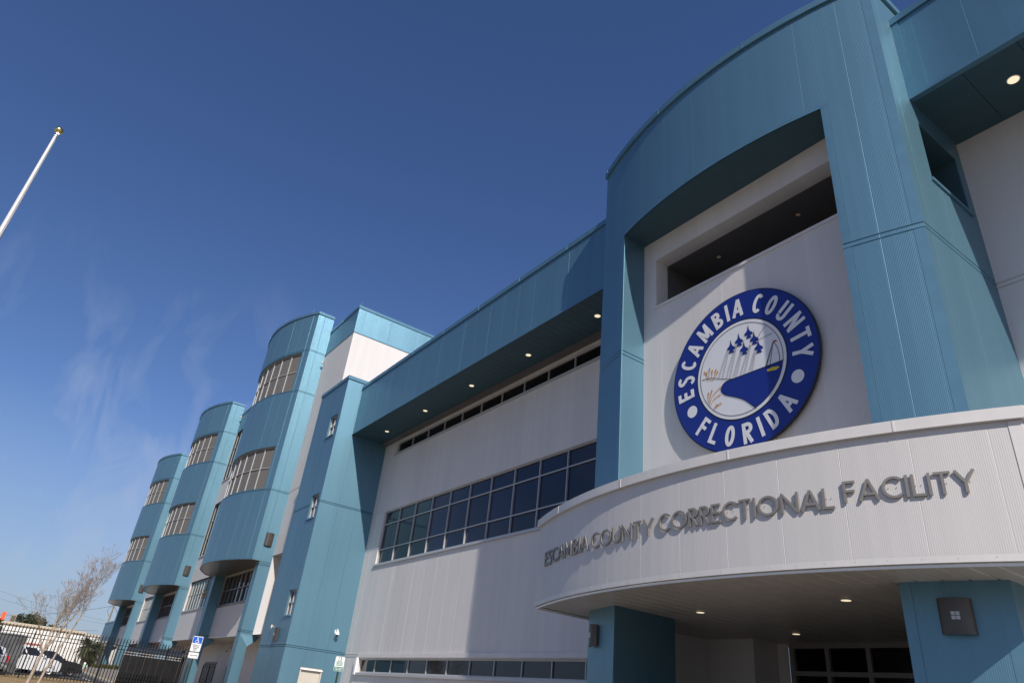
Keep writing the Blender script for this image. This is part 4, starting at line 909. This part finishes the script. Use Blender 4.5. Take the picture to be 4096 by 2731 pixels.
# ------------------------------------------------------------------ vehicles
def vehicle(name, loc, rz, paint, dims, prof, gh, label, cat, wheels, rack=None, trim='black', tail=False):
    """prof: side outline (x forward, z up) of the lower body; gh: greenhouse outline"""
    Lh, Wd = dims; V = empty(name, loc, rz); tag(V, label, cat)
    mb = MB(); n = len(prof)
    rows = [(-Wd/2, .0), (-Wd/2+.05, 0), (0, 0), (Wd/2-.05, 0), (Wd/2, 0)]
    def ins(p, k):   # shrink slightly towards the sides for rounded shoulders
        cx, cz = 0, .55; return (cx+(p[0]-cx)*(1-k*.02), cz+(p[1]-cz)*(1-k*.07))
    secs = [(-Wd/2, 1.0), (-Wd/2+.035, .25), (-Wd/2+.10, 0), (Wd/2-.10, 0), (Wd/2-.035, .25), (Wd/2, 1.0)]
    v = []
    for y, k in secs:
        for p in prof: q = ins(p, k); v.append((q[0], y, q[1]))
    fs = [(a*n+i, a*n+(i+1) % n, (a+1)*n+(i+1) % n, (a+1)*n+i) for a in range(5) for i in range(n)]+[tuple(range(n)), tuple(range(5*n, 6*n))]
    mb.add(v, fs); body = mb.build('body', paint, V)
    mb = MB(); m = len(gh); zb = min(p[1] for p in gh); zt_ = max(p[1] for p in gh); v = []
    for sgn in (-1, 1):
        for p in gh: v.append((p[0], sgn*(Wd/2-.05-.13*(p[1]-zb)/(zt_-zb)), p[1]))
    mb.add(v, [(i, (i+1) % m, m+(i+1) % m, m+i) for i in range(m)]+[tuple(range(m)), tuple(range(m, 2*m))]); mb.build('cabin', paint, V)
    # windows as glazed panels set on the cabin sides
    cg = [Vector(p) for p in gh]; x_lo, x_hi = min(p.x for p in cg), max(p.x for p in cg)
    def side_y(z_): return Wd/2-.05-.13*(z_-zb)/(zt_-zb)+.004
    zl, zu = zb+.05, zt_-.07
    def edge(z_, front):
        xs = []
        for i in range(m):
            a, b = cg[i], cg[(i+1) % m]
            if (a.y-z_)*(b.y-z_) < 0: xs.append(a.x+(b.x-a.x)*(z_-a.y)/(b.y-a.y))
        return max(xs) if front else min(xs)
    fl, fu, bl, bu = edge(zl, 1)-.10, edge(zu, 1)-.08, edge(zl, 0)+.10, edge(zu, 0)+.08
    k = 3 if fl-bl > 1.9 else 2
    for s_ in (-1, 1):
        for i in range(k):
            a0, a1 = i/k+.018, (i+1)/k-.018; q = [(bl+(fl-bl)*a0, zl), (bl+(fl-bl)*a1, zl), (bu+(fu-bu)*a1, zu), (bu+(fu-bu)*a0, zu)]
            mb = MB(); mb.poly([(x, s_*side_y(z_), z_) for x, z_ in q], (0, -s_*.012, 0)); mb.build('side_window', M['glass_low'], V)
    # windscreen and rear window
    for front in (True, False):
        e0, e1 = edge(zl, front), edge(zu, front); dx = .006 if front else -.006
        w0, w1 = side_y(zl)-.07, side_y(zu)-.07; mb = MB(); mb.poly([(e0+dx, -w0, zl), (e0+dx, w0, zl), (e1+dx, w1, zu), (e1+dx, -w1, zu)], (-dx*1.5, 0, 0)); mb.build('windscreen' if front else 'rear_window', M['glass_low'], V)
    r = wheels[2]
    for xw in wheels[:2]:
        for s_ in (-1, 1):
            mb = MB(); y = s_*(Wd/2-.10)
            def ringm(r0, r1, ya_, yb_, mi=0):
                for i in range(28):
                    a, b = 2*math.pi*i/28, 2*math.pi*(i+1)/28
                    P_ = lambda rr, t, yy: (xw+rr*math.cos(t), yy, r+rr*math.sin(t)); mb.quad(P_(r0, a, ya_), P_(r0, b, ya_), P_(r1, b, yb_), P_(r1, a, yb_), mi)
            yo, yi = y+s_*.10, y-s_*.09
            ringm(r*.62, r*.93, yo, yo); ringm(r*.93, r, yo, yo-s_*.03); ringm(r, r, yo-s_*.03, yi); ringm(r*.62, r*.60, yo, yo-s_*.03); ringm(.02, r, yi, yi)
            wo = mb.build('wheel', M['black'], V)
            mb = MB(); ringm(.0, r*.18, yo-s_*.01, yo-s_*.012); ringm(r*.52, r*.60, yo-s_*.012, yo-s_*.005)
            for j in range(6):
                t = 2*math.pi*j/6+.2; c = Vector((xw+r*.34*math.cos(t), yo-s_*.015, r+r*.34*math.sin(t))); mb.obox(c, (r*.21*math.cos(t), 0, r*.21*math.sin(t)), (0, .008, 0), (-r*.06*math.sin(t), 0, r*.06*math.cos(t)))
            mb.build('rim', M['steel'] if rack or tail else M['frame_dark'], wo)
            mb = MB(); ringm(r*1.02, r*1.20, s_*(Wd/2-.004), s_*(Wd/2+.004)); mb.build('wheel_arch', M['black'], V)
    xf, xr = max(p[0] for p in prof), min(p[0] for p in prof)
    for s_ in (-1, 1):
        mb = MB(); mb.obox((xf-.05, s_*(Wd/2-.17), .62), (.06, 0, 0), (0, .13, 0), (0, 0, .06)); mb.build('headlight', M['frame'], V)
        mb = MB(); mb.obox((xr+.03, s_*(Wd/2-.07), .72 if not tail else .82), (.05, 0, 0), (0, .06, 0), (0, 0, .12 if not tail else .17)); mb.build('tail_light', plain('tail_red', (.5, .01, .01), .25) if 'tail_red' not in bpy.data.materials else bpy.data.materials['tail_red'], V)
        mb = MB(); mb.obox((fl+.05, s_*(Wd/2+.07), zb+.07), (.04, 0, 0), (0, .07, 0), (0, 0, .06)); mb.tube((fl+.05, s_*(Wd/2-.04), zb+.03), (fl+.05, s_*(Wd/2+.04), zb+.05), .015); mb.build('mirror', paint, V)
        mb = MB(); mb.obox((0.1, s_*(Wd/2-.0), zb-.13), (.07, 0, 0), (0, .012, 0), (0, 0, .012)); mb.build('door_handle', M[trim], V)
    mb = MB(); mb.obox((xf-.02, 0, .36), (.07, 0, 0), (0, Wd/2-.08, 0), (0, 0, .09)); mb.build('bumper', M[trim], V)
    mb = MB(); mb.obox((xr+.02, 0, .40), (.07, 0, 0), (0, Wd/2-.05, 0), (0, 0, .09)); mb.build('bumper', M['steel'] if tail else M[trim], V)
    if rack:
        mb = MB()
        for s_ in (-1, 1): mb.tube((-1.7, s_*.55, zt_+.12), (.55, s_*.55, zt_+.12), .03)
        for x in (-1.5, -.8, 0, .45): mb.tube((x, -.6, zt_+.10), (x, .6, zt_+.10), .02); mb.tube((x, -.55, zt_-.02), (x, -.55, zt_+.1), .018); mb.tube((x, .55, zt_-.02), (x, .55, zt_+.1), .018)
        for x in (-1.4, -1.0, -.5, -.1, .3): mb.tube((x, -.2, zt_+.16), (x, .25, zt_+.16), .02)
        mb.tube((-1.7, -.2, zt_+.17), (.5, -.2, zt_+.17), .025); mb.tube((-1.7, .25, zt_+.17), (.5, .25, zt_+.17), .025)
        mb.build('roof_rack', rack, V)
    return V
p_white = plain('car_white', (.62, .62, .63), .22, var=.02); p_black = plain('car_black', (.012, .012, .013), .12, var=.02, spec=.8); p_silver = plain('car_silver', (.45, .46, .50), .25, metal=.6, var=.03)
r_red = plain('rack_red', (.30, .03, .02), .45)
suv = [(-2.15, .34), (-2.2, .62), (-2.15, 1.02), (-1.9, 1.06), (1.0, 1.06), (1.15, 1.04), (1.8, .94), (2.08, .80), (2.12, .45), (2.05, .27), (1.0, .22), (-1.5, .22), (-2.0, .26)]
suvg = [(-2.12, 1.03), (-2.02, 1.50), (-1.85, 1.60), (.15, 1.62), (.35, 1.58), (1.08, 1.05)]
vehicle('service_van', (-60.5, 3.15, gz(-60.5)), R_(88), p_white, (4.3, 1.62), suv, suvg, 'white utility vehicle with a red roof rack parked behind the fence', 'van', (1.50, -1.45, .285), rack=r_red)
blk = [(-2.15, .34), (-2.2, .62), (-2.12, .92), (-1.9, .97), (.9, .98), (1.1, .97), (1.75, .88), (2.05, .74), (2.12, .45), (2.05, .27), (1.0, .22), (-1.5, .22), (-2.0, .26)]
blkg = [(-2.05, .95), (-1.85, 1.36), (-1.55, 1.45), (-.15, 1.47), (.1, 1.44), (.92, .97)]
vehicle('parked_car', (-63.2, 4.75, gz(-63.2)), R_(88), p_black, (4.3, 1.6), blk, blkg, 'glossy black vehicle parked beyond the white van', 'car', (1.42, -1.4, .29))
vehicle('parked_car', (-53.2, -.38, gz(-53.2)), R_(-88), p_silver, (4.3, 1.62), blk, blkg, 'silver vehicle at the left edge showing its red tail light', 'car', (1.42, -1.4, .29), tail=True)
# ------------------------------------------------------------------ crape myrtle, bare in winter
bark = plain('pale_bark', (.34, .27, .21), .85, var=.25, scale=4); twig = plain('twig_bark', (.22, .175, .14), .9, var=.2); berry = plain('seed_red', (.22, .03, .02), .6)
T = empty('crape_myrtle', (-40, 2.6, G0)); tag(T, 'bare pale-barked young tree with red seed heads in front of the fence', 'tree')
tk, tw_, bb = MB(), MB(), MB(); rnd = random.Random(11)
def grow(p, d, L, r, lev):
    if L < .09 or lev > 7: return
    n = 3; q = Vector(p)
    for i in range(n):
        d = (d+Vector((rnd.gauss(0, .07), rnd.gauss(0, .07), rnd.gauss(0, .04)+.02))).normalized(); s = q+d*L/n
        r1 = r*(1-.22*(i+1)/n); (tk if lev < 3 else tw_).tube(q, s, r*(1-.22*i/n), r1, 7 if lev < 2 else (5 if lev < 4 else 3), caps=False)
        if lev >= 2 and rnd.random() < .66:
            dd = (d+Vector((rnd.gauss(0, .45), rnd.gauss(0, .5), rnd.gauss(.1, .3)))).normalized(); grow(s, dd, L*rnd.uniform(.35, .6), r1*.5, lev+2)
        q = s
    if lev >= 5 and rnd.random() < .016:
        for k in range(rnd.randint(2, 6)):
            c = q+Vector((rnd.gauss(0, .03), rnd.gauss(0, .03), rnd.gauss(0, .04))); bb.lathe(c, [(.004, -.014), (.014, 0), (.004, .014)], 5)
    k = 2 if rnd.random() < .8 else 3
    for i in range(k):
        sp = .26 if lev < 3 else .36
        dd = (d+Vector((rnd.gauss(0, sp), rnd.gauss(.02, sp), rnd.gauss(.12, .12)))).normalized(); grow(q, dd, L*rnd.uniform(.66, .86), max(.0042, r1*rnd.uniform(.62, .78)), lev+1)
o_ = T.location
def trunk(pts, radii, ends):
    P_ = [Vector(p)-o_ for p in pts]
    for (a, b, r0, r1) in zip(P_[:-1], P_[1:], radii[:-1], radii[1:]): tk.tube(a, b, r0, r1, 9, caps=False)
    for d, L, r in ends: grow(P_[-1], Vector(d).normalized(), L, r, 1)
trunk([(-40, 2.45, G0), (-40, 2.50, -.3), (-40.02, 2.52, .1), (-40, 2.56, .45)], (.085, .072, .062, .06), [((0, .05, 1), .80, .038), ((.3, -.42, .9), .75, .03), ((.1, .38, 1), .95, .036), ((-.4, .1, 1), .8, .03)])
trunk([(-39.9, 2.85, G0), (-39.9, 2.93, -.2), (-39.85, 3.06, .25), (-39.85, 3.13, .75), (-39.9, 3.28, 1.15)], (.06, .053, .045, .04, .037), [((0, .22, 1), .95, .033), ((.3, .5, .9), .80, .028), ((-.3, -.28, 1), .80, .028)])
trunk([(-40, 2.56, .45), (-40, 2.75, .95), (-40.05, 3.05, 1.7), (-40.1, 3.35, 2.4)], (.035, .032, .027, .022), [((0, .42, 1), .85, .02), ((0, -.1, 1), .7, .018)])
tk.build('trunk', bark, T, smooth=True); tw_.build('twigs', twig, T); bb.build('seed_heads', berry, T)
# ------------------------------------------------------------------ far background
WB = empty('warehouse', (-96, 3, gz(-96))); tag(WB, 'long low white corrugated warehouse with a tan roof edge', 'building'); g = gz(-96)
corr = panel('corrugated_white', (.74, .73, .70), rough=.55, rib=.22, ribd=.008, pitch=1.0, var=.02)
Pw = Path([(-96, 9.45), (-96, -40)]); Pw = Path([(-96, -40), (-96, 9.45), (-120, 9.45)][::1])
Pw = Path([(0+0, -43), (0, 6.45), (-24, 6.45)]); mb = MB(); wall_mesh(mb, Pw, -.1, 3.5-g, pitch=.96); mb.build('wall', corr, WB)
mb = MB(); coping(mb, Pw, 0, Pw.len, 3.5-g, 3.74-g, out=.12); mb.build('roof_edge', plain('tan_gutter', (.50, .43, .33), .6), WB)
mb = MB(); sweep(mb, Pw, 0, Pw.len, .01, .09, 3.38-g, 3.5-g); mb.build('gutter', plain('brown_gutter', (.20, .14, .09), .6), WB)
mb = MB(); mb.box(-24, -.1, -43, 6.4, 3.3-g, 3.6-g); mb.build('roof', M['grey_trim'], WB)
W2 = empty('warehouse', (-106, 12, gz(-106))); tag(W2, 'second white building with tan roof edge, half hidden behind the low wing', 'building'); g2 = gz(-106)
Pv = Path([(0, -5), (0, 6), (-10, 6)]); mb = MB(); wall_mesh(mb, Pv, -.1, 3.75-g2, pitch=.96); mb.build('wall', corr, W2)
mb = MB(); coping(mb, Pv, 0, Pv.len, 3.72-g2, 3.95-g2, out=.12); mb.build('roof_edge', bpy.data.materials['tan_gutter'], W2); mb = MB(); mb.box(-10, -.1, -5, 5.9, 3.5-g2, 3.7-g2); mb.build('roof', M['grey_trim'], W2)
OS = empty('orange_sign', (-97.5, 1.35, 3.6)); tag(OS, 'plain orange upright panel above the warehouse roof at the left edge', 'sign')
mb = MB(); mb.box(-.08, .08, -.19, .19, .15, 1.05); mb.build('panel', plain('orange_paint', (.85, .10, .03), .5, var=.02), OS); mb = MB(); mb.box(-.04, .04, -.15, -.08, -.2, .15); mb.box(-.04, .04, .08, .15, -.2, .15); mb.build('leg', M['frame_dark'], OS)
AC = empty('rooftop_unit', (-97.2, 2.3, 3.6)); tag(AC, 'brown louvred rooftop unit beside the orange panel', 'ventilation unit')
mb = MB(); mb.poly([(.3, -.26, .05), (.3, .22, .05), (.3, .26, .82), (.3, .18, .90), (.3, -.18, .90), (.3, -.26, .82)], (-.6, 0, 0)); mb.build('casing', plain('unit_tan', (.30, .24, .18), .6), AC)
mb = MB()
for i in range(7): mb.box(.302, .33, -.20, .18, .12+.10*i, .17+.10*i)
mb.build('louvre', plain('louvre_brown', (.07, .04, .03), .6), AC)
def foliage(mb, c, rad, n, size, rng, flat=.9):
    cl = [(Vector((rng.gauss(0, .45), rng.gauss(0, .45), rng.gauss(0, .35)))) for _ in range(26)]
    for k in range(n):
        b = cl[rng.randrange(len(cl))]; p = b+Vector((rng.gauss(0, .16), rng.gauss(0, .16), rng.gauss(0, .13)))
        if p.length > 1.08: p = p.normalized()*rng.uniform(.8, 1.05)
        p = Vector(c)+Vector((p.x*rad[0], p.y*rad[1], p.z*rad[2])); a = Vector((rng.gauss(0, 1), rng.gauss(0, 1), rng.gauss(0, 1))).normalized(); b2 = a.orthogonal().normalized()
        s = size*rng.uniform(.6, 1.3); mb.add([p-a*s, p+b2*s*.6, p+a*s, p-b2*s*.6], [(0, 1, 2, 3)])
leaf = plain('oak_leaf', (.045, .055, .022), .7, var=.45, scale=1.5); leaf2 = plain('palm_leaf', (.075, .085, .03), .6, var=.4, scale=2); trunkm = plain('dark_bark', (.10, .075, .055), .9, var=.3)
OT = empty('oak_tree', (-118, 6.4, .35)); tag(OT, 'broad dark evergreen oak behind the warehouse roof', 'tree'); rg = random.Random(5)
mb = MB(); mb.tube((0, 0, 0), (0, .1, 2.0), .35, .26, 10); 
for k in range(6): a = k*1.05; mb.tube((0, .1, 1.9), (1.6*math.cos(a), 2.2*math.sin(a), 3.4), .16, .05, 6)
mb.build('trunk', trunkm, OT)
mb = MB(); foliage(mb, (0, -1.0, 3.75), (2.4, 2.7, 2.0), 7000, .13, rg); foliage(mb, (0, 1.6, 3.0), (2.4, 2.6, 1.7), 5200, .13, rg); mb.build('crown', leaf, OT)
def palm(loc, hgt, label, R0=1.2, seed=1):
    rg = random.Random(seed); Pm = empty('palm_tree', loc); tag(Pm, label, 'palm tree', None); mb = MB()
    for i in range(8): mb.tube((0, 0, hgt*i/8), (0, 0, hgt*(i+1)/8), .17-.01*(i % 2), .19, 9, caps=False)
    mb.build('trunk', trunkm, Pm); mb = MB()
    for k in range(90):
        az_ = rg.uniform(0, 6.28); up_ = rg.uniform(-1.35, 1.2); d = Vector((math.cos(az_)*math.cos(up_), math.sin(az_)*math.cos(up_), math.sin(up_))); q = Vector((0, 0, hgt)); seg = 7; L = R0*rg.uniform(.8, 1.1)
        s_ = d.cross(Vector((0, 0, 1))).normalized() if abs(d.z) < .98 else Vector((1, 0, 0))
        for j in range(seg):
            e = q+d*L/seg; d = (d+Vector((0, 0, -.13))).normalized()
            if j > 1:
                for sg in (-1, 1):
                    for m_ in (0, .5):
                        b0 = q.lerp(e, m_); t_ = b0+(s_*sg+d*.9+Vector((0, 0, -.35))).normalized()*R0*.33; w_ = d*.035; mb.add([b0-w_, b0+w_, t_], [(0, 1, 2)])
            mb.tube(q, e, .012, .01, 3, caps=False); q = e
    mb.build('frond_crown', leaf2, Pm)
palm((-93.5, 10.0, gz(-93)), 2.1, 'bushy palm before the gap between the white buildings', 1.35, 3)
palm((-94.6, 10.9, gz(-94)), 1.7, 'shorter palm beside the low wing', 1.4, 4)
palm((-93.8, 1.0, gz(-94)), 3.0, 'small palm crown above the fence at the left edge', .8, 6)
def pole(loc, h, label, hs_=()):
    Pp = empty('utility_pole', loc); tag(Pp, label, 'utility pole'); mb = MB(); mb.tube((0, 0, 0), (0, 0, h), .17, .12, 9); mb.build('pole', plain('weathered_wood', (.23, .19, .13), .9, var=.2), Pp)
    mb = MB()
    for i in range(12): a, b = i/12*3.14, (i+1)/12*3.14; mb.tube((0, -.15-.45*math.sin(a), h-.5-1.6*i/12), (0, -.15-.45*math.sin(b), h-.5-1.6*(i+1)/12), .025, n=4)
    mb.build('cable_loop', M['black'], Pp); return Pp
pole((-130, 15.4, .35), 9.4, 'wooden utility pole rising behind the low wing')
def wire(a, b, sag, label, r=.03):
    mb = MB(); a, b = Vector(a), Vector(b); pts = [a.lerp(b, i/16)-Vector((0, 0, sag*4*(i/16)*(1-i/16)))-a for i in range(17)]; mb.pipe(pts, r*.6, 4); o = mb.build('overhead_wire', M['black'], None, loc=a); tag(o, label, 'wire', 'overhead power wires')
wire((-130, 15.3, 9.2), (-128, -6, 5.2), 1.0, 'thick overhead wire sagging left from the top of the utility pole', .045)
wire((-130, 15.5, 9.1), (-118, 17.5, 5.2), .2, 'short overhead wire dropping right from the pole top', .04)
wire((-131, 14.6, 5.5), (-128, 4.8, 4.9), .25, 'lower overhead wire left of the pole just above the roofs', .04)
wire((-140, 16, 7.5), (-138, -12, 12.3), .8, 'faint high overhead wire crossing behind the bare tree', .022)
wire((-140, 16, 7.0), (-138, -12, 10.9), .8, 'second faint overhead wire just below the highest one', .022)
for i in range(1):
    DR = empty('drum_barrel', (-91, 10.0, gz(-91))); tag(DR, 'mint green barrel with a white lid near the palms', 'barrel'); mb = MB(); mb.lathe((0, 0, 0), [(.17, 0), (.19, .05), (.18, .2), (.19, .22), (.18, .25), (.18, .42)], 16); mb.build('body', plain('mint', (.25, .52, .40), .5), DR); mb = MB(); mb.lathe((0, 0, .42), [(.14, 0), (.16, .06), (.1, .15), (.02, .2)], 14); mb.build('lid', M['white_paint'], DR)
RW_ = MB()
for i in range(8):
    a, b = -64.6-i*2.6, -67.2-i*2.6; RW_.box(b+.01, a-.01, 9.42, 9.62, gz(a)-.3, .26)
for i in range(1): RW_.box(-64.6, -64.4, 9.42, 11.6, gz(-64)-.3, .26)
o = RW_.build('retaining_wall', M['concrete'], None); tag(o, 'low pale concrete retaining wall of the planting bed below the far bays', 'wall')
PLg = plain('bed_grass', (.13, .13, .05), .8, var=.4, scale=6); rg = random.Random(9)
for k, (x, y) in enumerate([(-78.5, 10.2), (-80.8, 10.3), (-83.2, 10.1), (-75.5, 10.3), (-72, 10.2), (-86, 10.4)]):
    mb = MB()
    for i in range(240):
        a = rg.uniform(0, 6.28); r = rg.uniform(.02, .22); b = Vector((r*math.cos(a), r*math.sin(a), 0)); t_ = Vector((b.x*rg.uniform(2, 3.4), b.y*rg.uniform(2, 3.4), rg.uniform(.25, .5))); m_ = b.lerp(t_, .5)+Vector((0, 0, .08)); w_ = Vector((-math.sin(a), math.cos(a), 0))*.012
        mb.add([b-w_, b+w_, m_+w_, m_-w_], [(0, 1, 2, 3)]); mb.add([m_-w_, m_+w_, t_], [(0, 1, 2)])
    o = mb.build('ornamental_grass', PLg, None, loc=(x, y, .22)); tag(o, 'clump of ornamental grass in the planting bed by the far bays', 'grass clump', 'grass clumps in the planting bed')
